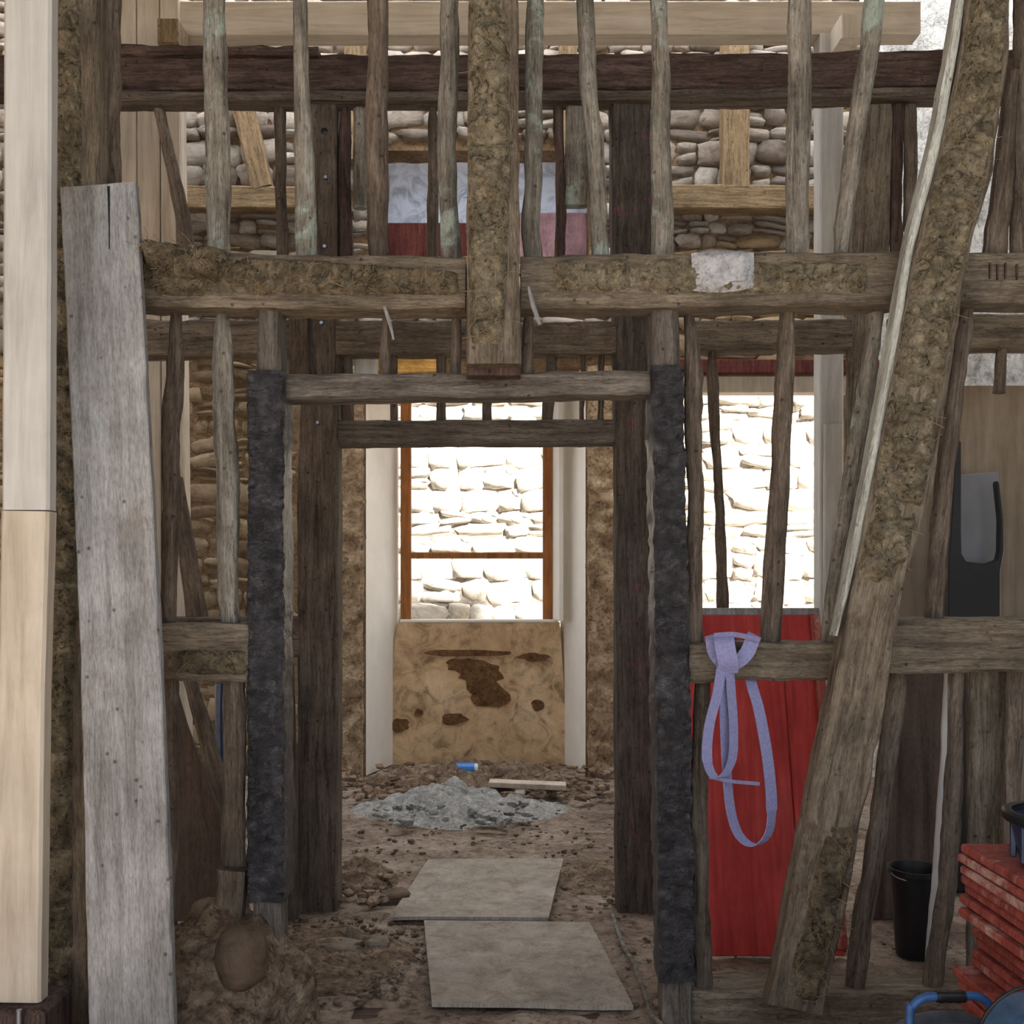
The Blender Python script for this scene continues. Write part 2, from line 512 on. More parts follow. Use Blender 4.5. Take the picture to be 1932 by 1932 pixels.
def clay(parent, pts, d, mat, h=0.018, thr=0.0, step=0.009, wf=0.98, straws=60, name='clay_coat', label=None, seed=0, freq=22.0, strawlen=(0.012, 0.05)):
    """A lumpy coat of clay on a timber's front face, sinking below the wood where it has fallen off, with straw ends sticking out."""
    C, wid, x, y, z, L = frame_of(pts, d)
    P, w, t = resample(C, wid, step)
    m = max(5, int(np.mean(w) / step))
    u = np.linspace(-0.5, 0.5, m + 1) * wf
    G = P[:, None, :] + x[None, None, :] * (u[None, :] * w[:, None])[..., None]
    big = fbm(G * 5.0 * np.array([1, 1, 1]), 40 + seed, 2)
    mid = fbm(G * freq, 60 + seed, 3)
    rid = 1 - np.abs(fbm(G * freq * 0.7, 80 + seed, 2)) * 2
    edge = np.clip((0.5 - np.abs(u / wf)) * 6, 0, 1)[None, :]
    endf = np.clip(np.minimum(t, t[-1] - t) / 0.04, 0, 1)[:, None]
    cov = np.clip((big + 0.35 * mid + 0.55 - thr) * 3, 0, 1) * edge * endf
    fin = fbm(G * freq * 2.6 * np.array([1.3, 1, 0.8]), 120 + seed, 3)
    pit = np.clip((fbm(G * freq * 0.9, 150 + seed, 2) - 0.05) * 4, 0, 1)
    H = cov * (0.75 + 0.75 * mid + 0.35 * rid + 0.55 * fin - 0.75 * pit) * h * 1.25 - 0.005 * (1 - cov)
    V = (G - y[None, None, :] * H[..., None])
    n, k = V.shape[:2]
    idx = np.arange(n * k).reshape(n, k)
    F = np.stack([idx[:-1, :-1], idx[:-1, 1:], idx[1:, 1:], idx[1:, :-1]], -1).reshape(-1, 4)
    keep = (H.reshape(-1)[F] > -0.003).any(1)
    F = F[keep]
    used = np.unique(F)
    remap = -np.ones(n * k, int); remap[used] = np.arange(len(used))
    Vw = V.reshape(-1, 3)[used]
    mwi = np.array(parent.matrix_basis.inverted())
    o = mesh(name, Vw @ mwi[:3, :3].T + mwi[:3, 3], remap[F][:, ::-1], mat, None, None, sharp=0)
    o.parent = parent
    if label: o['label'] = label
    if straws and len(used):
        hv = H.reshape(-1)[used]
        cand = np.nonzero(hv > 0.002)[0]
        if len(cand):
            sv, sf = [], []
            for q in RNG.choice(cand, int(straws * 0.7)):
                p = Vw[q]
                dirv = RNG.normal(size=3) * np.array([1, 0.35, 1.0]); dirv[1] = -abs(dirv[1]) * 0.8
                dirv /= np.linalg.norm(dirv)
                ln = RNG.uniform(*strawlen)
                bend = np.array([RNG.normal() * 0.3, -0.15, -0.35 * RNG.random()])
                side = np.cross(dirv, [0, 1, 0.01]); side /= max(1e-6, np.linalg.norm(side))
                rr = RNG.uniform(0.0006, 0.0013)
                base = len(sv)
                for s in (0, 0.35, 0.7, 1.0):
                    c = p + np.array([0, -0.001, 0]) + dirv * ln * s + bend * ln * s * s
                    sv += [c - side * rr, c + side * rr, c + np.array([0, -1, 0]) * rr * 1.2]
                for s in range(3):
                    a = base + 3 * s
                    for e in range(3):
                        sf.append([a + e, a + (e + 1) % 3, a + 3 + (e + 1) % 3, a + 3 + e])
            sv = np.array(sv)
            so_ = mesh('straw', sv @ mwi[:3, :3].T + mwi[:3, 3], sf, M['straw'], None, None, sharp=0)
            so_.parent = parent
            so_['kind'] = 'stuff'
    return o


def tube(name, P, r, mat, parent=None, k=8, caps=True, mw=None):
    P = np.array([list(p) for p in P], float)
    T = np.gradient(P, axis=0)
    T /= np.linalg.norm(T, axis=1)[:, None]
    ref = np.array([0, 0, 1.0]) if abs(T[0][2]) < 0.9 else np.array([1.0, 0, 0])
    V = []
    nrm = np.cross(T[0], ref); nrm /= np.linalg.norm(nrm)
    rs = r if hasattr(r, '__len__') else [r] * len(P)
    for p, t_, q in zip(P, T, rs):
        nrm = nrm - t_ * nrm.dot(t_); nrm /= np.linalg.norm(nrm)
        b = np.cross(t_, nrm)
        for a in np.linspace(0, 2 * math.pi, k, endpoint=False):
            V.append(p + (nrm * math.cos(a) + b * math.sin(a)) * q)
    F = []
    for i in range(len(P) - 1):
        for a in range(k):
            F.append([i * k + a, i * k + (a + 1) % k, (i + 1) * k + (a + 1) % k, (i + 1) * k + a])
    if caps:
        F.append(list(range(k))[::-1]); F.append([(len(P) - 1) * k + a for a in range(k)])
    return mesh(name, np.array(V), F, mat, parent, mw, sharp=50)


def spline(pts, n=40):
    """Catmull-Rom through 3-D points."""
    p = [Vector(q) for q in pts]
    p = [p[0] * 2 - p[1]] + p + [p[-1] * 2 - p[-2]]
    out = []
    m = len(p) - 3
    for i in range(n + 1):
        s = i / n * m
        k = min(int(s), m - 1); f = s - k
        a, b, c, e = p[k:k + 4]
        out.append(0.5 * ((2 * b) + (c - a) * f + (2 * a - 5 * b + 4 * c - e) * f * f + (3 * b - a - 3 * c + e) * f ** 3))
    return out


def lathe(name, prof, c, mat, parent=None, k=24, rot=None):
    V, F = [], []
    for r, z in prof:
        for a in np.linspace(0, 2 * math.pi, k, endpoint=False):
            V.append((r * math.cos(a), r * math.sin(a), z))
    for i in range(len(prof) - 1):
        for a in range(k):
            F.append([i * k + a, i * k + (a + 1) % k, (i + 1) * k + (a + 1) % k, (i + 1) * k + a])
    mw = Matrix.Translation(Vector(c))
    if rot is not None: mw = mw @ rot
    return mesh(name, np.array(V), F, mat, parent, mw, sharp=40)


def prism(name, outline, y0, y1, mat, parent=None, bev=0.0):
    """A slab cut to an outline in the x-z plane, standing between depths y0 and y1."""
    n = len(outline)
    V = [(a, y0, b) for a, b in outline] + [(a, y1, b) for a, b in outline]
    F = [list(range(n)), [n + i for i in range(n)][::-1]] + [[i, i + n, (i + 1) % n + n, (i + 1) % n] for i in range(n)]
    bm = bmesh.new()
    vs_ = [bm.verts.new(v) for v in V]
    for f in F: bm.faces.new([vs_[i] for i in f])
    bmesh.ops.recalc_face_normals(bm, faces=bm.faces)
    if bev: bmesh.ops.bevel(bm, geom=bm.edges[:], offset=bev, segments=1, affect='EDGES')
    me = bpy.data.meshes.new(name); bm.to_mesh(me); bm.free()
    me.materials.append(mat)
    o = bpy.data.objects.new(name, me)
    return link(o, parent)


def heap(name, c, rx, ry, h, mat, amp=0.3, freq=9.0, step=0.02, parent=None, seed=0, power=1.2):
    nx, ny = int(2 * rx / step), int(2 * ry / step)
    X, Y = np.meshgrid(np.linspace(-1, 1, nx + 1), np.linspace(-1, 1, ny + 1))
    G = np.stack([X * rx + c[0], Y * ry + c[1], np.zeros_like(X)], -1)
    ang = np.arctan2(Y, X)
    r = np.sqrt(X ** 2 + Y ** 2) * (1.17 + 0.14 * vnoise(np.stack([np.cos(ang) * 2, np.sin(ang) * 2, np.full_like(X, 3.0 + seed)], -1)))
    base = np.clip(1 - r, 0, 1) ** power
    nz = fbm(G * freq, 10 + seed, 4)
    Z = base * h + base ** 0.5 * h * amp * nz - 0.012 * (r > 0.97)
    V = np.stack([X * rx, Y * ry, Z], -1).reshape(-1, 3)
    idx = np.arange((nx + 1) * (ny + 1)).reshape(ny + 1, nx + 1)
    F = np.stack([idx[:-1, :-1], idx[:-1, 1:], idx[1:, 1:], idx[1:, :-1]], -1).reshape(-1, 4)
    F = F[(r.reshape(-1)[F] < 1.05).any(1)]
    return mesh(name, V, F, mat, parent, Matrix.Translation(Vector(c)), sharp=0)


def stone_mesh(i, cuts=2, squash=0.55, amp=0.12, r=0.62):
    bm = bmesh.new()
    bmesh.ops.create_cube(bm, size=1.0)
    bmesh.ops.subdivide_edges(bm, edges=bm.edges[:], cuts=cuts, use_grid_fill=True)
    for v in bm.verts:
        s = v.co.normalized() * r
        v.co = v.co.lerp(s, squash)
        p = np.array([list(v.co)]) * 2.6 + i * 11.3
        v.co += Vector((fbm(p, 1)[0], fbm(p, 7)[0], fbm(p, 13)[0])) * amp
    me = bpy.data.meshes.new('stone')
    bm.to_mesh(me); bm.free()
    me.shade_smooth()
    return me


STONES = [stone_mesh(i, 2, 0.5, 0.2) for i in range(9)]
BOULDER = stone_mesh(40, 5, 0.85, 0.07, 0.58)
CHUNKS = [stone_mesh(20 + i, 1, 0.45, 0.22) for i in range(7)]
_var = {}


def variant(me, mat):
    k = (me.name, mat.name)
    if k not in _var:
        c = me.copy(); c.materials.clear(); c.materials.append(mat)
        _var[k] = c
    return _var[k]


def masonry(wall, x0, x1, z0, z1, yf, rows, cols, mats, holes, limit, prefer, depth=0.12, proud=(0.015, 0.05), gap=0.012):
    """Rubble stones bedded in the face (towards -y) of a wall; each a child of it, those past the limit joined as one."""
    lst = []
    z = z0
    while z < z1:
        h = random.uniform(*rows)
        x = x0 - random.uniform(0, cols[1])
        while x < x1:
            w = random.uniform(*cols)
            split = random.random() < 0.22
            for q in ((0, 1) if split else (0,)):
                hh = h / 2 if split else h
                cx, cz = x + w / 2, z + hh * (q + 0.5)
                ok = cx > x0 and cx < x1 and not any(a - w * 0.56 < cx < b + w * 0.56 and c_ - hh * 0.4 < cz < e + hh * 0.4 for a, b, c_, e in holes)
                if ok:
                    lst.append((cx, cz + random.uniform(-0.012, 0.012), w - gap, hh - gap))
            x += w
        z += h
    lst.sort(key=lambda s: prefer(s[0], s[1]))
    rest = []
    for i, (cx, cz, w, h) in enumerate(lst):
        me = random.choice(STONES)
        p = proud(cx, cz) if callable(proud) else random.uniform(*proud)
        sc = (w * 1.04, depth, h * 1.06)
        mw = Matrix.Translation((cx, yf + depth / 2 - p, cz)) @ Matrix.Rotation(random.uniform(-0.2, 0.2), 4, 'Y') @ Matrix.Diagonal((*sc, 1))
        mat = mats(cx, cz)
        if i < limit:
            o = bpy.data.objects.new('stone', variant(me, mat))
            o.matrix_basis = mw
            link(o, wall)
        else:
            rest.append((me, mw, mat))
    bymat = {}
    for me, mw, mat in rest: bymat.setdefault(mat.name, (mat, []))[1].append((me, mw))
    for mat, items in bymat.values():
        V, F = [], []
        for me, mw in items:
            b = len(V)
            V += [tuple(mw @ v.co) for v in me.vertices]
            F += [[b + k for k in f.vertices] for f in me.polygons]
        o = mesh('small_stones', V, F, mat, wall, None, sharp=0)
        o['kind'] = 'stuff'


def wall_cells(name, xs, zs, y0, y1, hole, mat):
    V, F = [], []
    for i in range(len(xs) - 1):
        for j in range(len(zs) - 1):
            cx, cz = (xs[i] + xs[i + 1]) / 2, (zs[j] + zs[j + 1]) / 2
            if hole(cx, cz): continue
            b = len(V)
            for yy in (y0, y1):
                V += [(xs[i], yy, zs[j]), (xs[i + 1], yy, zs[j]), (xs[i + 1], yy, zs[j + 1]), (xs[i], yy, zs[j + 1])]
            F += [[b, b + 1, b + 2, b + 3], [b + 7, b + 6, b + 5, b + 4], [b, b + 4, b + 5, b + 1], [b + 1, b + 5, b + 6, b + 2], [b + 2, b + 6, b + 7, b + 3], [b + 3, b + 7, b + 4, b]]
    return mesh(name, V, F, mat, smooth=False)


# ------------------------------------------------------------------ the setting
XL, XR = -4.2, 4.2
nx, ny = 200, 210
X, Y = np.meshgrid(np.linspace(XL, XR, nx + 1), np.linspace(-1.2, 8.3, ny + 1))
G = np.stack([X, Y, np.zeros_like(X)], -1)
Z = 0.012 * fbm(G * 2.2, 3, 4) + 0.006 * fbm(G * 11, 9, 2) - 0.006
V = np.stack([X, Y, Z], -1).reshape(-1, 3)
idx = np.arange((nx + 1) * (ny + 1)).reshape(ny + 1, nx + 1)
F = np.stack([idx[:-1, :-1], idx[:-1, 1:], idx[1:, 1:], idx[1:, :-1]], -1).reshape(-1, 4)
struct(mesh('floor', V, F, M['floor'], sharp=0), 'bare trodden brown earth floor')
struct(box('ground', (0, 3, -0.12), (40, 40, 0.1), M['ground'], bev=0))

# back wall: openings are the window niche, the right-hand opening and the upper window
YB = 7.5
NX0, NX1, NZ = W(690, 0, YB).x, W(1105, 0, YB).x, 3.0
RX0, RX1 = W(1243, 0, YB).x, W(1566, 0, YB + 0.6).x
RZ0, RZ1 = 0.95, W(0, 708, YB).z
UX0, UX1 = W(722, 0, YB).x, W(1112, 0, YB).x
UZ0, UZ1 = W(0, 484, YB).z, W(0, 284, YB).z
HOLES = [(NX0, NX1, -1, NZ), (RX0, RX1, RZ0, RZ1), (UX0, UX1, UZ0, UZ1)]
xs = sorted({XL - 0.6, XR + 0.6, NX0, NX1, RX0, RX1, UX0, UX1})
zs = sorted({-0.05, NZ, RZ0, RZ1, UZ0, UZ1, 6.4})
wb_ = wall_cells('wall_back', xs, zs, YB, YB + 0.6, lambda a, b: any(h[0] < a < h[1] and h[2] < b < h[3] for h in HOLES), M['mortar'])
struct(wb_, 'rubble stone and earth back wall with window niche')
PX = lambda x: VX + x * FPX / YB
PY = lambda z: VY - (z - EYE) * FPX / YB


def pref_back(x, z):
    px, py = PX(x), PY(z)
    if not (-20 < px < 1960 and -20 < py < 1500): return 9
    if py < 480 and 335 < px < 1560: return 0
    if 300 < px < 480 and 580 < py < 1180: return 0
    if py < 800 and 270 < px < 1560 and py > 580: return 1
    if (630 < px < 700 or 1095 < px < 1170) and py > 700: return 1
    if px > 1590: return 7
    return 3


random.seed(11)
masonry(wb_, XL, RX1 + 0.1, 0.0, 6.0, YB, (0.08, 0.19), (0.11, 0.32),
        lambda x, z: M['stone'] if z > 3.15 and not (x > 1.2 and z < 3.9) else M['stonebrown'], HOLES + [(W(585, 0, YB).x, NX0, -1, 3.0), (NX1, W(1230, 0, YB).x, -1, 3.0)], 298, pref_back, proud=lambda x, z: random.uniform(0.02, 0.06) if z > 3.1 else random.uniform(0.0, 0.022), gap=0.016)
# rough daub on the two piers beside the niche
def coat(nm, x0, x1, z0, z1, amp, freq, mat, lab, seed, step=0.022):
    nx, nz = max(4, int((x1 - x0) / step)), int((z1 - z0) / step)
    Xg, Zg = np.meshgrid(np.linspace(x0, x1, nx + 1), np.linspace(z0, z1, nz + 1))
    Pg = np.stack([Xg, np.zeros_like(Xg), Zg], -1)
    Yg = YB - 0.03 - amp * fbm(Pg * freq, seed, 4)
    Xg = Xg + 0.012 * fbm(Pg * 9, seed + 3, 2)
    Yg[:, 0] = YB + 0.02; Yg[:, -1] = YB + 0.02
    idx = np.arange((nx + 1) * (nz + 1)).reshape(nz + 1, nx + 1)
    Fg = np.stack([idx[:-1, :-1], idx[:-1, 1:], idx[1:, 1:], idx[1:, :-1]], -1).reshape(-1, 4)
    o = mesh(nm, np.stack([Xg, Yg, Zg], -1).reshape(-1, 3), Fg, mat, wb_, sharp=0)
    o['label'] = lab
    return o


coat('daub', W(585, 0, YB).x, NX0 - 0.005, -0.02, 3.0, 0.035, 9, M['daub'], 'rough brown daub', 5)
coat('daub', NX1 + 0.005, W(1226, 0, YB).x, -0.02, 3.0, 0.035, 9, M['daub'], 'rough brown daub', 8)
# limewashed stretch of the back wall, right
V, F = [], []
x0l, x1l = RX1 + 0.01, XR
nx, nz = 60, 90
Xg, Zg = np.meshgrid(np.linspace(x0l, x1l, nx + 1), np.linspace(0, 6.2, nz + 1))
Pg = np.stack([Xg, np.zeros_like(Xg), Zg], -1)
Yg = YB - 0.035 - 0.03 * fbm(Pg * 6, 21, 3)
idx = np.arange((nx + 1) * (nz + 1)).reshape(nz + 1, nx + 1)
Fg = np.stack([idx[:-1, :-1], idx[:-1, 1:], idx[1:, 1:], idx[1:, :-1]], -1).reshape(-1, 4)
lw = mesh('limewash', np.stack([Xg, Yg, Zg], -1).reshape(-1, 3), Fg, M['lime'], wb_, sharp=0)
lw['label'] = 'mottled pale limewashed plaster'

# window niche: splayed white reveals, low brown parapet wall, head timber
BX0, BX1 = W(752, 0, 8.1).x, W(1057, 0, 8.1).x


def reveal(name, a0, a1, mat):
    o = mesh(name, [(a0, YB + 0.015, 0), (a1, 8.1, 0), (a1, 8.1, NZ), (a0, YB + 0.015, NZ)] + [((a0 + (-0.3 if a0 < 0 else 0.3)), YB + 0.02, 0), (a1 + (-0.3 if a0 < 0 else 0.3), 8.1, 0), (a1 + (-0.3 if a0 < 0 else 0.3), 8.1, NZ), (a0 + (-0.3 if a0 < 0 else 0.3), YB + 0.02, NZ)],
             [[0, 1, 2, 3], [4, 7, 6, 5], [0, 4, 5, 1], [3, 2, 6, 7], [0, 3, 7, 4], [1, 5, 6, 2]], mat, wb_, smooth=False)
    o['label'] = 'white plastered splayed side of the niche'
    return o


reveal('reveal', NX0, BX0, M['white'])
reveal('reveal', NX1, BX1, M['white'])
PZ = W(0, 1174, 8.05).z
prp = struct(prism('wall_parapet', [(BX0 - 0.06, -0.02), (BX1 + 0.06, -0.02), (BX1 + 0.03, 0.5), (BX1 + 0.0, PZ - 0.1), (BX1 - 0.01, PZ), (BX0 + 0.01, PZ), (BX0 - 0.02, PZ - 0.12), (BX0 - 0.05, 0.5)], 7.99, 8.12, M['ochre']), 'low brown plastered wall under the window with fallen plaster')
random.seed(5)


def blob(cx, cy, rx, ry, seed, n=18):
    out = []
    for i in range(n):
        a = 2 * math.pi * i / n
        k = 1 + 0.5 * float(vnoise(np.array([math.cos(a) * 1.7, math.sin(a) * 1.7, seed * 3.1])))
        p = W(cx + rx * k * math.cos(a), cy + ry * k * math.sin(a), 7.985)
        out.append((p.x, p.z))
    return out


for q, (cx, cy, rx, ry) in enumerate([(905, 1272, 52, 26), (918, 1310, 40, 26), (868, 1255, 26, 12), (758, 1368, 17, 13), (858, 1358, 22, 13), (1012, 1330, 13, 10), (880, 1232, 80, 7), (790, 1345, 8, 7), (1005, 1240, 30, 8)]):
    o = prism('bare_patch', blob(cx, cy, rx, ry, q)[::-1], 7.986 - 0.0012 * q, 7.995, M['ochredark'], prp)
    o['label'] = 'dark patch where the plaster has fallen'

# window 1: orange-brown frame
wf1 = empty('window_1', (W(900, 0, 8.05).x, 8.05, PZ)); struct(wf1, 'orange-brown wooden window frame with one transom')
for nm, (a, b, c, e) in {'jamb': (756, 776, PZ, 3.0), 'jamb.001': (1024, 1046, PZ, 3.0)}.items():
    xa, xb = W(a, 0, 8.05).x, W(b, 0, 8.05).x
    box('jamb', ((xa + xb) / 2, 8.06, (c + e) / 2), (xb - xa, 0.07, e - c), M['orange'], wf1, 0.008)
xa, xb = W(774, 0, 8.05).x, W(1026, 0, 8.05).x
box('transom', ((xa + xb) / 2, 8.06, W(0, 1048, 8.05).z), (xb - xa, 0.05, 0.05), M['orange'], wf1, 0.008)
box('head', ((xa + xb) / 2, 8.06, 2.96), (xb - xa + 0.1, 0.06, 0.08), M['orange'], wf1, 0.008)
box('sill', ((BX0 + BX1) / 2, 8.05, PZ + 0.012), (BX1 - BX0 - 0.04, 0.13, 0.024), M['white'], wf1, 0.006)
ca_ = box('casement', (W(1052, 0, 7.95).x, 7.9, 2.05), (0.035, 0.26, 1.85), M['white'], wf1, 0.006, rot=0.14)
ca_['label'] = 'narrow pale casement edge folded back on the right'
timber('head_timber', [(688, 686, 34), (834, 686, 34)], 7.43, 0.5, M['amber'], 'amber coloured timber over the window niche', parent=wb_)

# window 2: upper window closed with pale blue sheet and a red board
w2 = empty('window_2', ((UX0 + UX1) / 2, 7.75, UZ0)); struct(w2, 'upper opening of the back wall closed with blue sheet')
zr = W(0, 424, 7.75).z
nx, nz = 50, 30
Xg, Zg = np.meshgrid(np.linspace(UX0, UX1, nx + 1), np.linspace(zr - 0.02, UZ1 + 0.02, nz + 1))
Yg = 7.72 + 0.025 * fbm(np.stack([Xg * 9, Zg * 4, Zg * 0], -1), 4, 3)
idx = np.arange((nx + 1) * (nz + 1)).reshape(nz + 1, nx + 1)
Fg = np.stack([idx[:-1, :-1], idx[:-1, 1:], idx[1:, 1:], idx[1:, :-1]], -1).reshape(-1, 4)
o = mesh('plastic_sheet', np.stack([Xg, Yg, Zg], -1).reshape(-1, 3), Fg, M['bluesheet'], w2, sharp=0); o['label'] = 'pale blue plastic sheet'
um = W(905, 0, 7.72).x
o = box('board', ((UX0 + um) / 2, 7.72, (UZ0 + zr) / 2), (um - UX0, 0.03, zr - UZ0), M['redbeam'], w2); o['label'] = 'dull dark red board along the bottom'
zp = W(0, 404, 7.72).z
o = box('board', ((UX1 + um) / 2, 7.7, (UZ0 + zp) / 2), (UX1 - um, 0.03, zp - UZ0), M['pinkboard'], w2); o['label'] = 'faded pink board at the right'

# opening 3, right: red head beam and pale trim over it
w3 = empty('window_3', ((RX0 + RX1) / 2, YB, RZ0)); struct(w3, 'bright opening of the back wall on the right')
o = box('head_beam', ((RX0 + RX1) / 2, YB + 0.04, W(0, 694, YB).z), (RX1 - RX0 + 0.3, 0.2, 0.1), M['redbeam'], w3); o['label'] = 'dark red head beam'
o = box('trim_board', ((RX0 + RX1) / 2, YB + 0.08, W(0, 724, YB).z), (RX1 - RX0, 0.14, 0.12), M['new'], w3); o['label'] = 'pale board under the red beam'

# side walls, roof, neighbour's wall
def side_wall(nm, x, mat, lab, oy0, oy1, oz):
    """A side wall with one unseen opening added to let daylight into the back room."""
    V, F = [], []
    for (ya, yb, za, zb) in [(-1.2, oy0, -0.1, 6.3), (oy1, 8.4, -0.1, 6.3), (oy0, oy1, oz, 6.3)]:
        b = len(V)
        for xx in (x - 0.15, x + 0.15):
            V += [(xx, ya, za), (xx, yb, za), (xx, yb, zb), (xx, ya, zb)]
        F += [[b, b + 1, b + 2, b + 3], [b + 7, b + 6, b + 5, b + 4], [b, b + 4, b + 5, b + 1], [b + 1, b + 5, b + 6, b + 2], [b + 2, b + 6, b + 7, b + 3], [b + 3, b + 7, b + 4, b]]
    struct(mesh(nm, V, F, mat, smooth=False), lab)


side_wall('wall_left', XL - 0.15, M['mortar'], 'rubble stone wall on the left', 5.3, 7.2, 3.0)  # opening out of view, added to bring in sky light
side_wall('wall_right', XR + 0.15, M['lime'], 'limewashed wall on the right', 4.8, 6.4, 1.75)  # opening out of view, added so sun and sky brighten the back room
struct(box('ceiling', (0, 2.2, 4.75), (9, 6.0, 0.08), M['ceil'], bev=0), 'dark roof boarding above the front partitions')
rf = mesh('light_sheeting', [(4.6, 5.75, 6.25), (-4.6, 5.75, 6.25), (-4.6, 8.4, 6.3), (4.6, 8.4, 6.3)], [[0, 1, 2, 3]], M['light_sheet'], smooth=False)  # unseen sheet, added to pass soft daylight into the back room
struct(prism('light_baffle', [(-4.6, 4.72), (4.6, 4.72), (4.6, 6.28), (-4.6, 6.28)], 5.16, 5.2, M['ceil']), 'upright boards added to shield the pale crossbeam from the sheeting light')  # unseen baffle, added to keep the pale crossbeam from burning out
struct(box('ceiling', (0, 5.46, 6.3), (9, 0.62, 0.06), M['ceil'], bev=0), 'strip of boards added to hold the sheeting light back from the crossbeam')  # unseen, added to keep the bright sheet farther from the crossbeam
struct(rf, 'white translucent sheeting added out of view to light the back room')
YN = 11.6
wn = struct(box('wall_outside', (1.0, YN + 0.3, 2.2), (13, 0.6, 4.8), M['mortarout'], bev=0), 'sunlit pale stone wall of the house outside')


def pref_out(x, z):
    px, py = VX + x * FPX / YN, VY - (z - EYE) * FPX / YN
    if (770 < px < 1030 and 740 < py < 1185) or (1280 < px < 1570 and 720 < py < 1170): return 0
    return 5


random.seed(3)
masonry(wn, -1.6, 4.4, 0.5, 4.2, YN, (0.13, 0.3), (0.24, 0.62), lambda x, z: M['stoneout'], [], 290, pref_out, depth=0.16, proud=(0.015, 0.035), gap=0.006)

# ------------------------------------------------------------------ front partition (A): posts, rails, door frame, brace
DA, DB = 3.25, 4.4
T = timber
UP = 'upper staves of the front partition'
pA = [(147, -60, 78), (142, 800, 86), (124, 1950, 80)]
o = T('post', pA, 3.2, 0.16, M['rail'], 'clay-covered old wall post behind the leaning grey plank', 'post')
clay(o, [(131, -60, 48), (128, 800, 60), (112, 1400, 50), (110, 1935, 56)], 3.2, M['clay'], 0.03, -0.25, straws=170, seed=1)
T('stave', [(204, -60, 38), (203, 200, 36), (206, 600, 40)], 3.28, 0.06, M['stave_brown'], 'weathered grey stave standing tight against the clay-covered left post', 'stave', prof='round', rough=0.006)
pr = [(188, 522, 104), (500, 530, 102), (878, 533, 96)]
o = T('rail', pr, 3.21, 0.13, M['rail'], 'clay-daubed middle rail from the grey plank to the hanging centre post', 'rail', rough=0.008)
clay(o, [(262, 520, 88), (560, 522, 70), (870, 535, 46)], 3.21, M['claydark'], 0.03, -0.1, straws=150, seed=2)
clay(o, [(266, 500, 80), (330, 496, 84), (430, 500, 60)], 3.19, M['claydark'], 0.06, -0.6, straws=90, seed=3, freq=14)
pc = [(931, -60, 94), (930, 300, 98), (931, 600, 101), (932, 686, 102)]
o = T('post', pc, 3.14, 0.13, M['rail'], 'clay-plastered centre post whose sawn foot hangs above the door lintel', 'post')
clay(o, [(924, -60, 80), (923, 300, 84), (921, 560, 74), (918, 655, 62)], 3.14, M['clay'], 0.028, -0.45, straws=120, seed=4)
T('tenon_block', [(931, 560, 104), (931, 708, 103)], 3.2, 0.1, M['dark'], parent=o, label='dark block under the foot')
pr2 = [(983, 531, 99), (1350, 527, 102), (1724, 523, 98)]
o = T('rail', pr2, 3.21, 0.13, M['rail'], 'middle rail with a grey lime patch, right of the hanging centre post', 'rail', rough=0.007)
clay(o, [(1040, 520, 60), (1300, 522, 74), (1640, 526, 60)], 3.21, M['clay'], 0.026, -0.05, straws=150, seed=5)
cp = clay(o, [(1306, 512, 72), (1360, 513, 96), (1424, 508, 66)], 3.185, M['patch'], 0.022, -1.2, straws=0, seed=6, name='lime_patch', label='smooth grey lime patch', freq=12)
T('rail', [(1806, 524, 96), (2480, 518, 98)], 3.24, 0.13, M['rail'], 'short middle rail with carved tally marks, right of the great leaning brace', 'rail')
po = T('post', [(507, 575, 40), (505, 690, 44), (503, 760, 52), (503, 1300, 54), (503, 1955, 54)], DA, 0.12, M['lintel'], 'door post wrapped in black wrinkled coating, left side of the front doorway', 'post')
T('wrapping', [(503, 700, 54), (502, 1000, 56), (502, 1400, 57), (503, 1700, 56)], DA, 0.15, M['wrap'], parent=po, grow=0.022, rough=0.007, freq=11, step=0.011, wrinkle=0.034, label='black wrinkled coating')
po = T('post', [(1257, 560, 52), (1257, 700, 50), (1262, 880, 46), (1268, 1300, 51), (1276, 1700, 54), (1280, 1955, 56)], DA, 0.12, M['lintel'], 'door post with crumbling black coating, right side of the front doorway', 'post')
T('wrapping', [(1258, 690, 50), (1262, 880, 46), (1267, 1200, 51), (1271, 1400, 52), (1277, 1850, 54)], DA, 0.15, M['wrap'], parent=po, grow=0.022, rough=0.008, freq=14, step=0.011, wrinkle=0.026, label='black crumbling coating')
T('lintel', [(526, 729, 46), (900, 726, 46), (1242, 721, 44)], 3.27, 0.12, M['lintel'], 'front door lintel directly below the hanging centre post', 'lintel', rough=0.006)
o = T('rail', [(290, 1230, 108), (474, 1232, 108)], DA, 0.12, M['rail'], 'short low rail between the grey plank and the black-wrapped left door post', 'rail', rough=0.007)
clay(o, [(310, 1250, 50), (470, 1250, 50)], DA, M['claydark'], 0.018, 0.2, straws=14, seed=8)
T('rail', [(1292, 1250, 76), (1588, 1247, 70)], 3.27, 0.11, M['rail'], 'low rail with the lilac strap tied around it', 'rail', rough=0.006)
T('rail', [(1676, 1218, 104), (2480, 1214, 102)], DA, 0.12, M['rail'], 'low rail at the right, between the brace foot and the blue tub', 'rail', rough=0.006)
T('sill', [(1284, 1915, 86), (2480, 1912, 80)], 3.27, 0.16, M['rail'], 'timber ground sill that the great leaning brace stands on', 'sill', rough=0.01)
T('threshold', [(662, 1934, 22), (1228, 1936, 22)], 3.33, 0.1, M['dark'], 'worn dark threshold strip below the near plywood sheet', 'threshold')
pb = [(1873, -60, 86), (1850, 150, 94), (1824, 295, 112), (1776, 476, 108), (1736, 700, 114), (1704, 900, 122), (1656, 1100, 100), (1627, 1300, 104), (1583, 1500, 108), (1546, 1700, 108), (1502, 1905, 104)]
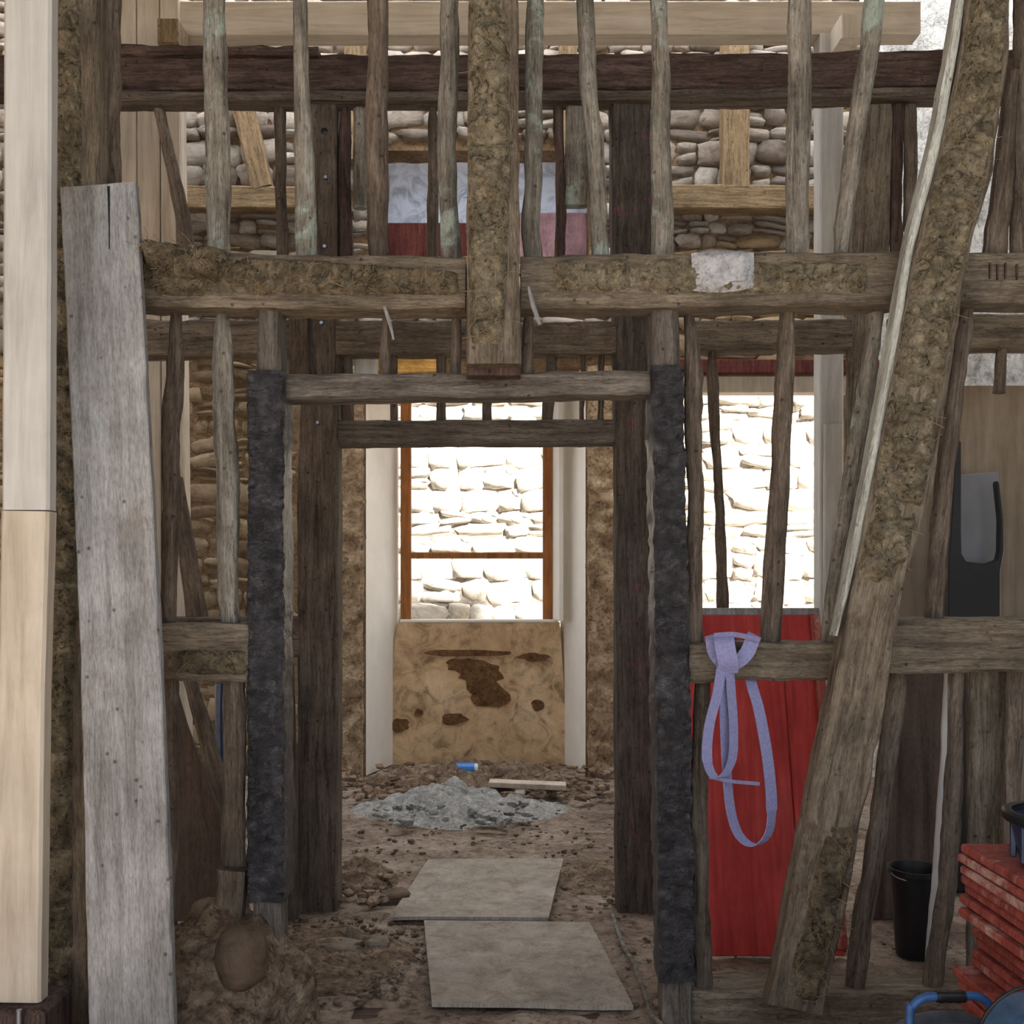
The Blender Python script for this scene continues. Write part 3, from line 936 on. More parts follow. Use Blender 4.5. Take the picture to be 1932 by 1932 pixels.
br = T('brace', pb, 3.1, 0.085, M['rail'], 'great leaning brace crusted with clay and straw', 'brace', rough=0.008)
clay(br, [(p, q, w * 0.86) for p, q, w in pb[:7]], 3.1, M['clay'], 0.034, -0.3, straws=260, seed=9)
clay(br, [(1590, 1560, 60), (1556, 1700, 66), (1512, 1890, 70)], 3.1, M['claydark'], 0.024, 0.0, straws=50, seed=10)
T('lit_edge', [(1824, -60, 16), (1772, 250, 18), (1717, 470, 16), (1688, 640, 14), (1640, 900, 15), (1596, 1120, 12), (1578, 1200, 8)], 3.09, 0.06, M['lit_edge'], 'long pale strip standing in for the lit left side of the great brace', 'lit_edge')  # pale strip colours in the brace's lit side face

for q, x in enumerate([1868, 1882, 1897, 1919]):
    p = W(x, 511 + 2 * (q % 2), 3.236)
    box('tally_mark', p, (0.005, 0.008, 0.05), M['dark'], bpy.data.objects['rail.002'], 0.001)
# upper staves of the front partition
staves = [
    ([(400, -60, 40), (400, 40, 42), (403, 120, 46), (407, 350, 50), (408, 500, 44)], 'stave', 'knotty grey-green stave, first one right of the clay-covered left post'),
    ([(562, -60, 27), (565, 100, 30), (570, 250, 36), (575, 500, 42)], 'stave', 'slim grey stave in front of the peg-holed stud'),
    ([(712, -60, 40), (711, 100, 40), (706, 200, 42), (712, 400, 40), (713, 500, 38)], 'stave_brown', 'brown-topped upright stave left of the blue sheeted window'),
    ([(848, -60, 34), (846, 150, 36), (842, 250, 38), (847, 400, 40), (850, 500, 40)], 'stave', 'grey stave nearest the hanging centre post on its left'),
    ([(1009, -60, 32), (1008, 200, 36), (1004, 350, 34), (1006, 500, 36)], 'stave', 'straight grey stave nearest the hanging centre post on its right'),
    ([(1104, -60, 32), (1112, 160, 32), (1128, 300, 34), (1134, 500, 34)], 'stave', 'crooked stave that bends to the right, second right of the centre post'),
    ([(1244, -60, 34), (1248, 100, 34), (1248, 300, 42), (1255, 500, 46)], 'stave', 'greenish grey stave standing over the right front door post'),
    ([(1512, -60, 46), (1512, 150, 44), (1508, 300, 48), (1508, 500, 44)], 'stave', 'thick split stave left of the pale new post'),
    ([(1661, -60, 40), (1645, 100, 38), (1618, 250, 34), (1598, 400, 34), (1590, 500, 26)], 'stave', 'slanting stave whose foot leans left, next to the great brace'),
    ([(1916, 130, 20), (1906, 250, 36), (1896, 380, 42), (1882, 500, 48)], 'stave_brown', 'dark brown spreading stave just right of the great brace'),
    ([(1938, -60, 34), (1937, 300, 34), (1932, 500, 40)], 'stave_brown', 'brown stave at the right edge above the tally-marked rail'),
]
for pts, m, lab in staves:
    T('stave', pts, 3.3, 0.055, M[m], lab, 'stave', UP, 'round', 0.007, 0.025)
LO = 'lower staves of the front partition'
lowers = [
    ([(328, 575, 14), (330, 640, 36), (322, 760, 36), (314, 830, 36), (320, 950, 38), (316, 1050, 32), (312, 1195, 30)], 3.3, 'stave_brown', 'wavy stave beside the grey plank, under the middle rail'),
    ([(415, 575, 16), (415, 640, 42), (416, 760, 42), (425, 870, 44), (428, 1000, 46), (424, 1090, 42), (433, 1195, 36)], 3.3, 'stave', 'clay-smeared wavy stave left of the black-wrapped door post'),
    ([(727, 575, 8), (726, 620, 22), (724, 715, 24)], 3.32, 'stave_brown', 'short pointed stake over the lintel, left of the centre post foot by a span'),
    ([(862, 575, 14), (859, 620, 20), (858, 715, 22)], 3.32, 'stave_brown', 'short dark stake over the lintel, touching the centre post foot on the left'),
    ([(1000, 575, 14), (995, 620, 24), (994, 715, 26)], 3.32, 'stave_brown', 'short dark stake over the lintel, touching the centre post foot on the right'),
    ([(1302, 575, 18), (1309, 640, 30), (1310, 760, 38), (1313, 850, 35), (1316, 950, 33), (1312, 1050, 32), (1312, 1220, 32)], 3.3, 'stave_brown', 'gnarled wavy stave hard against the right front door post'),
    ([(1490, 575, 26), (1488, 650, 34), (1481, 760, 36), (1474, 900, 39), (1464, 1050, 40), (1455, 1225, 44)], 3.3, 'stave_brown', 'leaning brown stave in front of the bright right-hand opening'),
    ([(1658, 575, 30), (1654, 640, 30), (1640, 740, 32), (1619, 850, 36), (1594, 1000, 32), (1576, 1150, 34), (1566, 1225, 30)], 3.3, 'stave', 'leaning flat stave parallel to the great brace on its left'),
    ([(1834, 570, 20), (1825, 610, 34), (1812, 700, 33), (1794, 850, 34), (1777, 1000, 36), (1767, 1190, 36)], 3.3, 'stave_brown', 'brown leaning stave right of the great brace, under the tally-marked rail'),
    ([(1330, 1280, 30), (1326, 1400, 34), (1320, 1500, 34), (1327, 1700, 32), (1330, 1890, 36)], 3.31, 'stave_brown', 'straight stave below the strap rail, in front of the red panel'),
    ([(1702, 1262, 36), (1690, 1350, 38), (1673, 1500, 38), (1640, 1700, 40), (1614, 1890, 38)], 3.31, 'stave_brown', 'slanting stave under the right low rail, following the brace'),
    ([(1812, 1262, 28), (1810, 1320, 29), (1804, 1500, 34), (1790, 1700, 36), (1772, 1810, 38), (1763, 1892, 38)], 3.31, 'stave_brown', 'slanting stave left of the red board stack, with a dark gap beside it'),
    ([(1926, 1262, 36), (1916, 1450, 36), (1912, 1900, 36)], 3.33, 'stave_brown', 'stave behind the blue tub at the right edge'),
    ([(317, 1280, 28), (315, 1500, 30), (318, 1790, 28)], 3.31, 'stave_brown', 'thin stave tight beside the grey plank, under the short low rail'),
    ([(440, 1285, 44), (440, 1400, 44), (436, 1560, 46), (438, 1650, 48)], 3.29, 'stave_brown', 'pale brown stave ending over the earth plinth, beside the black-wrapped post'),
]
for pts, d, m, lab in lowers:
    T('stave', pts, d, 0.05, M[m], lab, 'stave', LO, 'round', 0.007, 0.025)
T('foot_block', [(434, 1644, 54), (430, 1700, 50), (425, 1760, 50)], 3.24, 0.07, M['stave_brown'], 'pale wooden foot block standing on the earth plinth', 'block')
T('board', [(1868, 1262, 80), (1866, 1900, 78)], 3.42, 0.03, M['rail'], 'flat brown board behind the stack of red panels', 'board')
T('splinter', [(998, 540, 6), (1006, 575, 8), (1019, 612, 7)], 3.17, 0.012, M['plank'], 'pale splinter sticking out at the left end of the patched rail', 'splinter', step=0.02)
T('splinter', [(724, 578, 6), (734, 605, 8), (742, 640, 4)], 3.19, 0.01, M['plank'], 'thin splinter hanging under the clay-daubed left rail', 'splinter', step=0.02)

# ------------------------------------------------------------------ second partition (B)
bm_ = T('beam', [(-260, 134, 68), (1000, 134, 66), (1500, 132, 66), (2010, 122, 66), (2420, 118, 66)], DB, 0.16, M['dark'], 'long dark tarry top beam of the second partition', 'beam', rough=0.008)
T('batten', [(120, 179, 18), (1000, 178, 17), (2010, 169, 18), (2420, 165, 18)], 4.35, 0.12, M['door'], parent=bm_, rough=0.005)
T('batten', [(120, 92, 17), (380, 92, 18), (600, 95, 16)], 4.36, 0.2, M['dark'], parent=bm_, rough=0.008)
T('post', [(608, 184, 54), (607, 580, 54), (602, 700, 66), (599, 900, 76), (599, 1735, 76)], DB, 0.13, M['door'], 'dark inner door post with peg hole, left side of the second doorway', 'post')
def disc(nm, px, py, d, r, mat, par, depth=0.012):
    p = W(px, py, d)
    return lathe(nm, [(0, -depth), (r * 0.8, -depth), (r, -depth * 0.5), (r, depth), (0, depth)], p, mat, par, 12, Matrix.Rotation(-math.pi / 2, 4, 'X'))


PB = bpy.data.objects['post.004']
disc('peg_hole', 612, 248, 4.402, 0.016, M['black'], PB, 0.004)
for hx, hy in [(615, 336), (613, 466), (607, 610), (600, 798)]:
    disc('nail', hx, hy, 4.395, 0.009, M['steel'], PB, 0.014)
T('post', [(1191, 184, 74), (1193, 480, 74), (1197, 600, 74), (1202, 800, 80), (1205, 1750, 80)], DB, 0.13, M['door_pink'], 'dark inner door post with a pink stain, right side of the second doorway', 'post')
T('board', [(563, 540, 36), (562, 712, 38)], 4.36, 0.06, M['stave_brown'], 'short mottled board left of the peg-holed inner post', 'board')
T('stud', [(538, 1236, 24), (545, 1500, 26), (548, 1738, 24)], 4.3, 0.06, M['door'], 'narrow dark stud between the two left door posts', 'stud')
for a, b, y, h, lab in [(250, 582, 637, 66, 'rail of the second partition behind the two wavy left staves'),
                        (633, 884, 637, 62, 'rail of the second partition left of the hanging centre post'),
                        (980, 1162, 637, 60, 'rail of the second partition right of the hanging centre post'),
                        (1306, 1608, 632, 56, 'rail of the second partition above the bright right-hand opening'),
                        (1690, 2420, 624, 64, 'rail of the second partition right of the great brace')]:
    T('rail', [(a, y, h), (b, y - 2, h)], DB, 0.11, M['rail'], lab, 'rail', 'middle rails of the second partition', rough=0.006)
T('lintel', [(632, 816, 46), (1164, 814, 46)], 4.42, 0.12, M['lintel'], 'inner door lintel of the second doorway, under the short stakes', 'lintel')
T('rail', [(296, 1204, 80), (582, 1202, 76)], DB, 0.1, M['door'], 'low rail of the second partition behind the black-wrapped post', 'rail')
BS = 'staves of the second partition'
bst = [
    ([(291, 182, 20), (296, 205, 22), (318, 300, 24), (335, 370, 28), (352, 490, 36)], 'stave_brown', 'slanting brown stave in front of the pale new planks'),
    ([(526, 182, 24), (527, 300, 22), (532, 490, 22)], 'stave_brown', 'slim stud just left of the slim grey stave'),
    ([(650, 186, 14), (650, 230, 26), (648, 350, 26), (652, 490, 30)], 'dark', 'round-topped dark brown stave right of the peg-holed post'),
    ([(678, 182, 28), (678, 390, 28)], 'stave', 'short tan stud ending above the clay-daubed rail, beside the dark round stave'),
    ([(818, 186, 12), (816, 250, 22), (816, 490, 20)], 'stave_brown', 'thin pointed stave at the right edge of the blue sheeted window'),
    ([(1054, 182, 20), (1055, 280, 18), (1060, 350, 20), (1056, 490, 20)], 'dark', 'thin wavy dark stave between the straight and crooked staves'),
    ([(1088, 182, 40), (1088, 386, 42)], 'stave', 'short grey board ending above the red window board'),
    ([(1655, 178, 60), (1652, 300, 58), (1643, 480, 76), (1634, 600, 60), (1622, 700, 42), (1612, 870, 26)], 'rail', 'broad tapering stud behind the slanting stave next to the brace'),
    ([(1697, 176, 24), (1695, 300, 24), (1694, 490, 26)], 'dark', 'dark upright stave right of the broad tapering stud'),
    ([(1722, 176, 22), (1722, 300, 28), (1718, 430, 18)], 'stave_brown', 'rough barked stave half hidden by the great brace'),
    ([(1346, 650, 10), (1346, 690, 22), (1350, 800, 20), (1359, 950, 17), (1364, 1100, 24), (1366, 1240, 26)], 'stave_brown', 'thin pointed stave seen against the bright right-hand opening'),
    ([(332, 900, 16), (350, 1030, 34), (372, 1190, 42)], 'stave_brown', 'slanting stave behind the two wavy left staves'),
    ([(352, 1270, 24), (390, 1400, 36), (425, 1560, 40), (452, 1735, 40)], 'stave_brown', 'slanting stave behind the pale brown stave, under the short low rail'),
    ([(1895, 640, 14), (1890, 690, 22), (1890, 740, 24)], 'stave_brown', 'short stake between two bright gaps, over the tan hardboard'),
]
for pts, m, lab in bst:
    T('stave', pts, DB + 0.02, 0.05, M[m], lab, 'stave', BS, 'round' if pts[0][2] < 30 else 'rect', 0.006, 0.03)
for x0_, x1_, w_, lab in [(652, 655, 24, 'first short stake over the inner lintel, next to the left inner post'), (744, 742, 14, 'thin stake over the inner lintel, left of the orange window jamb'),
                     (831, 832, 18, 'stake over the inner lintel, left of the centre post foot'), (919, 919, 18, 'stake over the inner lintel, right below the centre post foot'),
                     (1043, 1033, 22, 'stake over the inner lintel, above the right orange window jamb'), (1102, 1098, 10, 'thinnest stake over the inner lintel, fading into the right side'),
                     (1137, 1133, 12, 'last stake over the inner lintel, next to the right inner post')]:
    T('stake', [(x0_, 655, w_), (x1_, 798, w_)], DB + 0.04, 0.04, M['door'], lab, 'stake', 'short stakes over the inner door lintel', 'round', 0.005)
T('board', [(690, 612, 44), (690, 730, 44)], 4.505, 0.03, M['new_grey'], 'pale grey board end with a knot, above the front lintel', 'board')
T('strip', [(412, 1290, 14), (412, 1658, 14)], 4.9, 0.03, M['bluetub'], 'narrow dark blue strip behind the slanting low stave', 'strip')

# ------------------------------------------------------------------ new pale timber frame in the back room
NB = 'new pale planks standing at the left in the back room'
for pts, lab in [([(240, -80, 31), (243, 1555, 32)], 'pale new upright plank, outermost of the three at the left'),
                 ([(278, -80, 42), (283, 1555, 44)], 'pale new upright plank, middle one of the three at the left'),
                 ([(319, -80, 36), (331, 1555, 48)], 'pale new upright plank, innermost of the three at the left')]:
    T('plank', pts, 6.0, 0.12, M['new'], lab, 'plank', NB, rough=0.0015)
T('beam', [(285, 33, 64), (1737, 32, 62)], 6.02, 0.14, M['new'], 'pale new crossbeam at the very top of the view', 'beam', rough=0.0015)
for x, y, lab in [(316, 57, 'square sawn stub under the left end of the pale crossbeam'), (1607, 49, 'square sawn stub under the right end of the pale crossbeam')]:
    T('beam_stub', [(x, y - 22, 40), (x, y + 22, 40)], 5.78, 0.22, M['tan'] if x < 400 else M['new'], lab, 'block', rough=0.001)
T('post', [(1570, 62, 44), (1570, 1555, 44)], 6.0, 0.14, M['new_grey'], 'pale new post right of the bright opening', 'post', rough=0.0015)
T('board', [(1574, 800, 36), (1572, 1565, 36)], 5.88, 0.03, M['new_grey'], 'pale board leaning on the lower part of the pale new post', 'board', rough=0.0015)
FT = 'old tan timbers set in the back wall'
for pts, lab in [([(296, 370, 44), (640, 372, 40)], 'old tan horizontal timber in the stone wall, left'),
                 ([(1255, 370, 46), (1585, 372, 46)], 'old tan horizontal timber in the stone wall, right'),
                 ([(1390, 50, 50), (1390, 352, 50)], 'old tan upright timber standing on the right horizontal timber'),
                 ([(448, 170, 42), (474, 270, 40), (492, 352, 40)], 'old tan slanting timber standing on the left horizontal timber'),
                 ([(668, 50, 38), (668, 300, 38)], 'old brown upright timber in the wall left of the blue window'),
                 ([(1072, 50, 34), (1072, 290, 34)], 'old brown upright timber in the wall above the blue window')]:
    T('wall_timber', pts, 7.33, 0.15, M['tan'], lab, 'timber', FT)

# ------------------------------------------------------------------ near things: pale post, leaning plank
T('post', [(51, -60, 90), (49, 500, 90), (47, 962, 90)], 2.9, 0.055, M['new_grey'], 'pale planed upper length of the new post at the left edge', 'post', rough=0.001)
o = T('post', [(46, 964, 91), (38, 1300, 88), (32, 1892, 86)], 2.9, 0.06, M['new'], 'yellowish lower length of the new post at the left edge', 'post', rough=0.001)
bl = tag(box('block', (W(30, 0, 2.9).x, 2.95, 0.11), (0.2, 0.2, 0.215), M['dark'], bev=0.012), 'dark grimy block under the pale post at the left edge', 'block')
tube('rod', [W(36, 1905, 2.84), W(36, 1975, 2.84)], 0.008, M['steel'], bl)
ppl = [(184, 348, 144), (211, 900, 148), (225, 1200, 150), (238, 1600, 158), (247, 1932, 160), (250, 2062, 162)]
T('plank', ppl, (3.12, 2.82), 0.035, M['plank'], 'broad silver-grey plank leaning at the left, split at its top', 'plank', rough=0.0025, ch=0.004)

T('crack', [(205, 351, 5), (206, 400, 3.5), (206, 470, 2)], (3.1185, 3.0975), 0.004, M['black'], parent=bpy.data.objects['plank.003'], rough=0.0008, ch=0.0005)
# ------------------------------------------------------------------ things behind and beside the frame
rp = empty('panel', FL(1455, 1806)); tag(rp, 'red stained wooden panel leaning behind the strap rail', 'panel')
pb0, pt0 = FL(1455, 1806), W(1435, 1152, 4.22)
ang = math.atan2(pt0.y - pb0.y, pt0.z - pb0.z)
hgt = math.hypot(pt0.y - pb0.y, pt0.z - pb0.z)
RX = Matrix.Rotation(-ang, 4, 'X')


def on_panel(u, v, wv, hv, th, off, mat, nm, bev=0.003):
    c = Vector((1.01 + u, pb0.y, 0.005)) + Vector((0, math.sin(ang), math.cos(ang))) * v + Vector((0, -math.cos(ang), math.sin(ang))) * off
    return box(nm, c, (wv, th, hv), mat, rp, bev, rot=RX)


for k, (u, wv) in enumerate([(-0.075, 0.39), (0.2, 0.15)]):
    on_panel(u, hgt / 2, wv, hgt, 0.027, 0.0, M['red'], 'board')
o = on_panel(0, hgt - 0.012, 0.575, 0.03, 0.034, 0.0, M['plank'], 'top_edge'); o['label'] = 'grey top edge'
on_panel(0.262, hgt / 2, 0.04, hgt - 0.05, 0.05, 0.012, M['redworn'], 'side_batten')

# lilac strap: knot on the rail, two hanging loops
def ribbon(name, pts, wdir, width, mat, parent, n=60, thick=0.003):
    C = spline(pts, n)
    V, F = [], []
    k = len(C)
    for i, c in enumerate(C):
        wv = wdir(i / (k - 1)) if callable(wdir) else Vector(wdir)
        wv = wv.normalized() * width / 2
        tn = (C[min(i + 1, k - 1)] - C[max(i - 1, 0)]).normalized()
        nn = tn.cross(wv).normalized() * thick / 2
        V += [c - wv - nn, c + wv - nn, c + wv + nn, c - wv + nn]
    for i in range(k - 1):
        for e in range(4):
            F.append([4 * i + e, 4 * i + (e + 1) % 4, 4 * i + 4 + (e + 1) % 4, 4 * i + 4 + e])
    F += [[3, 2, 1, 0], [4 * k - 4, 4 * k - 3, 4 * k - 2, 4 * k - 1]]
    return mesh(name, V, F, mat, parent, sharp=30)


st = empty('strap', W(1375, 1215, 3.2)); tag(st, 'lilac webbing strap knotted on the low rail with two long hanging loops', 'strap')
D = 3.2
# wraps over the rail
ribbon('wrap', [W(1350, 1212, 3.3), W(1345, 1198, 3.26), W(1346, 1205, 3.225), W(1350, 1228, 3.215), W(1362, 1248, 3.205), W(1376, 1258, 3.19)], (1, 0, 0.25), 0.052, M['strap'], st)
ribbon('wrap', [W(1420, 1210, 3.3), W(1424, 1198, 3.26), W(1420, 1206, 3.22), W(1410, 1230, 3.21), W(1394, 1248, 3.2), W(1376, 1258, 3.19)], (1, 0, -0.5), 0.046, M['strap'], st)
ribbon('wrap', [W(1372, 1208, 3.3), W(1368, 1196, 3.25), W(1366, 1206, 3.19), W(1370, 1232, 3.17), W(1374, 1252, 3.175), W(1374, 1270, 3.2)], (1, 0, 0.05), 0.063, M['strap'], st)
ribbon('tail', [W(1346, 1199, 3.2), W(1385, 1197, 3.195), W(1434, 1207, 3.2)], (0, -0.8, 1), 0.018, M['strap'], st)
wd1 = lambda s: Vector((math.cos(s * math.pi * 2) * 0.9 + 0.25, 0.75 - 0.3 * s, 0.05))
ribbon('loop', [W(1362, 1256, 3.19), W(1353, 1310, 3.19), W(1338, 1370, 3.18), W(1334, 1430, 3.18), W(1346, 1464, 3.18), W(1366, 1462, 3.19), W(1382, 1430, 3.2), W(1384, 1370, 3.21), W(1380, 1310, 3.21), W(1376, 1256, 3.2)],
       lambda s: Vector((0.9 if s < 0.35 else 0.55, 0.35, 0.0)), 0.036, M['strap'], st, 90)
ribbon('loop', [W(1368, 1256, 3.21), W(1366, 1330, 3.22), W(1371, 1450, 3.23), W(1379, 1530, 3.23), W(1396, 1578, 3.23), W(1425, 1595, 3.23), W(1450, 1572, 3.235), W(1456, 1520, 3.24), W(1448, 1430, 3.25), W(1432, 1340, 3.27), W(1418, 1290, 3.29), W(1412, 1240, 3.41)],
       lambda s: Vector((0.85 if s > 0.62 else 0.5, 0.4, 0.0)), 0.042, M['strap'], st, 110)
ribbon('tail', [W(1338, 1466, 3.2), W(1380, 1474, 3.2), W(1433, 1479, 3.21)], (0, -0.6, 1), 0.012, M['strap'], st)

# tan hardboard sheet with grey panel and black U-shaped frame, right
hb = W(1890, 728, 5.0)
tag(box('sheet', (W(1850, 0, 5.0).x, 5.02, (hb.z + 0.02) / 2), (0.86, 0.012, hb.z - 0.02), M['hardboard'], bev=0.002, rot=Matrix.Rotation(0.02, 4, 'X')), 'tall tan hardboard sheet standing behind the right-hand staves', 'sheet')
gp = [W(1806, 900, 4.75), W(1890, 905, 4.75), W(1886, 1100, 4.75), W(1808, 1100, 4.75)]
tag(prism('panel', [(p.x, p.z) for p in [W(1806, 896, 4.8), W(1884, 890, 4.8), W(1888, 1668, 4.8), W(1806, 1668, 4.8)]], 4.8, 4.815, M['greypanel'], bev=0.003), 'smooth grey panel inside the black U-shaped frame', 'panel')
u_out = [(1802, 832), (1808, 828), (1814, 834), (1814, 1000), (1815, 1045), (1824, 1060), (1860, 1064), (1882, 1056), (1886, 1040), (1887, 980), (1880, 912), (1882, 906), (1886, 912), (1894, 980), (1895, 1040), (1888, 1080), (1888, 1683), (1784, 1683), (1790, 1060), (1797, 960)]
tag(prism('frame', [(W(a, b, 4.68).x, W(a, b, 4.68).z) for a, b in u_out], 4.68, 4.72, M['black'], bev=0.004), 'black U-shaped plastic frame with two thin prongs, seen right of the brace', 'frame')
# dark panel leaning low at the left
lo = [W(a, b, 3.95) for a, b in [(322, 1296), (334, 1308), (352, 1370), (428, 1570), (424, 1735), (300, 1740), (296, 1300)]]
tag(prism('panel', [(p.x, p.z) for p in lo], 3.95, 3.975, M['darkboard'], bev=0.003), 'dark brown board cut at a slant, leaning low behind the left staves', 'board')
# black bucket
bc = FL(1728, 1800)
bk = empty('bucket', bc); tag(bk, 'black plastic bucket on the floor behind the right-hand staves', 'bucket')
s_ = bc.y / FPX
lathe('body', [(0.0, 0.004), (36 * s_, 0.0), (36 * s_, 0.0), (47 * s_, 152 * s_), (52 * s_, 154 * s_), (52 * s_, 164 * s_), (48 * s_, 164 * s_), (44 * s_, 150 * s_), (34 * s_, 0.012), (0, 0.012)], bc, M['black'], bk)
hr = 50 * s_
tube('handle', [bc + Vector((hr * math.cos(a), -0.02 - 0.06 * math.sin(a), 156 * s_ - 0.02 * math.sin(a))) for a in np.linspace(0, math.pi, 16)], 0.003, M['steel'], bk)
# lump of mortar on the plank behind + dark sheet behind bucket
tag(prism('sheet', [(p.x, p.z) for p in [W(1690, 1270, 4.3), W(1782, 1270, 4.3), W(1765, 1735, 4.3), W(1640, 1735, 4.3)]], 4.3, 4.32, M['darkboard'], bev=0.002), 'dark mottled board standing behind the black bucket', 'board')
T('strip', [(1790, 1268, 12), (1782, 1450, 12), (1768, 1640, 12), (1748, 1880, 10)], 3.5, 0.02, M['new_grey'], 'thin pale strip of bark beside the slanting stave left of the red stack', 'strip')

# stack of worn red panels, bottom right
ORD = ['first', 'second', 'third', 'fourth', 'fifth', 'sixth', 'seventh', 'eighth', 'ninth', 'tenth', 'eleventh', 'twelfth', 'thirteenth', 'fourteenth', 'fifteenth', 'sixteenth', 'seventeenth', 'eighteenth', 'nineteenth', 'twentieth', 'twenty-first', 'twenty-second', 'twenty-third', 'twenty-fourth', 'twenty-fifth', 'twenty-sixth', 'twenty-seventh', 'twenty-eighth']
random.seed(21)
zt = 0.73
zz = 0.0
k = 0
th = 0.027
nb = int(zt / th)
for i in range(nb):
    z = (i + 0.5) * zt / nb
    back = 2.69 + random.uniform(-0.012, 0.012)
    x0 = 1.2 + random.uniform(-0.012, 0.014) + (0.03 if 0.40 < z < 0.55 else 0.0)
    if 0.36 < z < 0.4: x0 -= 0.025
    o = box('panel', (x0 + 0.25, back - 0.5, z), (0.5, 1.0, zt / nb - 0.004), M['redworn'], bev=0.005, rot=random.uniform(-0.02, 0.02))
    if i == nb - 1:
        tag(o, 'topmost worn red panel of the stack, the blue tub stands on it', 'panel', 'stack of worn red panels')
    else:
        tag(o, 'worn red panel with chipped edges, %s from the top of the stack' % ORD[nb - 1 - i], 'panel', 'stack of worn red panels')
# tub on the stack
tb = empty('tub', (1.34, 2.45, zt)); tag(tb, 'navy blue plastic tub with black rim on top of the red stack', 'tub')
tbd = lathe('body', [(0, 0.0), (0.085, 0.0), (0.095, 0.01), (0.118, 0.115), (0.112, 0.115), (0.09, 0.015), (0, 0.012)], (1.34, 2.45, zt + 0.001), M['bluetub'], tb, 32)
lathe('rim', [(0.112, 0.108), (0.13, 0.108), (0.134, 0.114), (0.134, 0.128), (0.128, 0.134), (0.112, 0.132)], (1.34, 2.45, zt + 0.001), M['black'], tb, 32)
for a in range(10):
    aa = 2 * math.pi * a / 10 + 0.2
    box('rib', (1.34 + 0.108 * math.cos(aa), 2.45 + 0.108 * math.sin(aa), zt + 0.06), (0.016, 0.012, 0.09), M['bluetub'], tbd, 0.003, rot=Matrix.Rotation(aa, 4, 'Z'))
# cable reel with blue tube stand
rl = empty('cable_reel', (W(1790, 0, 2.25).x, 2.2, 0)); tag(rl, 'cable reel with blue tube handle and black grip in front of the red stack', 'cable reel')
hd = 2.25
hp = spline([W(1716, 2260, hd), W(1716, 1935, hd), W(1722, 1899, hd), W(1742, 1883, hd), W(1762, 1880, hd), W(1820, 1879, hd), W(1850, 1882, hd), W(1868, 1900, hd), W(1872, 1935, hd), W(1872, 2260, hd)], 60)
rh = tube('handle', hp, 0.0095, M['bluetube'], rl, 10)
o = tube('grip', [W(x, 1880, hd) for x in np.linspace(1766, 1820, 8)], [0.0125, 0.0145, 0.013, 0.0145, 0.013, 0.0145, 0.013, 0.0125], M['black'], rh, 12); o['label'] = 'black rubber grip'
RY = Matrix.Rotation(math.pi / 2, 4, 'X')
ctr = W(1795, 2100, hd)
lathe('drum', [(0.0, -0.05), (0.2, -0.05), (0.21, -0.04), (0.21, -0.035), (0.12, -0.03), (0.12, 0.03), (0.21, 0.035), (0.21, 0.045), (0, 0.05)], ctr, M['greyplastic'], rl, 40, RY)
for q in range(4):
    rr = 0.205 - 0.013 * q
    tube('cable', [ctr + Vector((rr * math.cos(a), -0.03 + 0.016 * q, rr * math.sin(a))) for a in np.linspace(0, 2 * math.pi, 48)], 0.006, M['greyplastic'] if q % 2 else M['teal'], rl, 6, caps=False)
# second drum with black cable, corner
cd = 2.0
dr = empty('cable_drum', (W(1935, 0, cd).x, cd, 0)); tag(dr, 'steel blue drum with a black cable arching over it, in the bottom right corner', 'cable drum')
c2 = W(1968, 1990, cd)
lathe('drum', [(0, -0.06), (0.09, -0.06), (0.105, -0.05), (0.108, 0.0), (0.105, 0.05), (0.09, 0.06), (0, 0.06)], c2, M['teal'], dr, 32, RY)
lathe('hub', [(0, 0.06), (0.04, 0.06), (0.04, 0.075), (0, 0.078)], c2, M['bluetub'], dr, 20, RY)
for a in range(6):
    aa = math.pi * a / 3 + 0.3
    box('spoke', c2 + Vector((0.065 * math.cos(aa), -0.066, 0.065 * math.sin(aa))), (0.045, 0.012, 0.012), M['bluetub'], dr, 0.003, rot=Matrix.Rotation(-aa, 4, 'Y'))
tube('cable', spline([W(1838, 1990, 1.95), W(1850, 1935, 1.93), W(1872, 1898, 1.92), W(1905, 1872, 1.92), W(1945, 1862, 1.93), W(1985, 1880, 1.95), W(2010, 1960, 1.97)], 40), 0.0035, M['black'], dr, 8)
box('foot', (c2.x, cd, (c2.z - 0.1) / 2), (0.06, 0.1, max(0.05, c2.z - 0.1)), M['bluetub'], dr, 0.006)

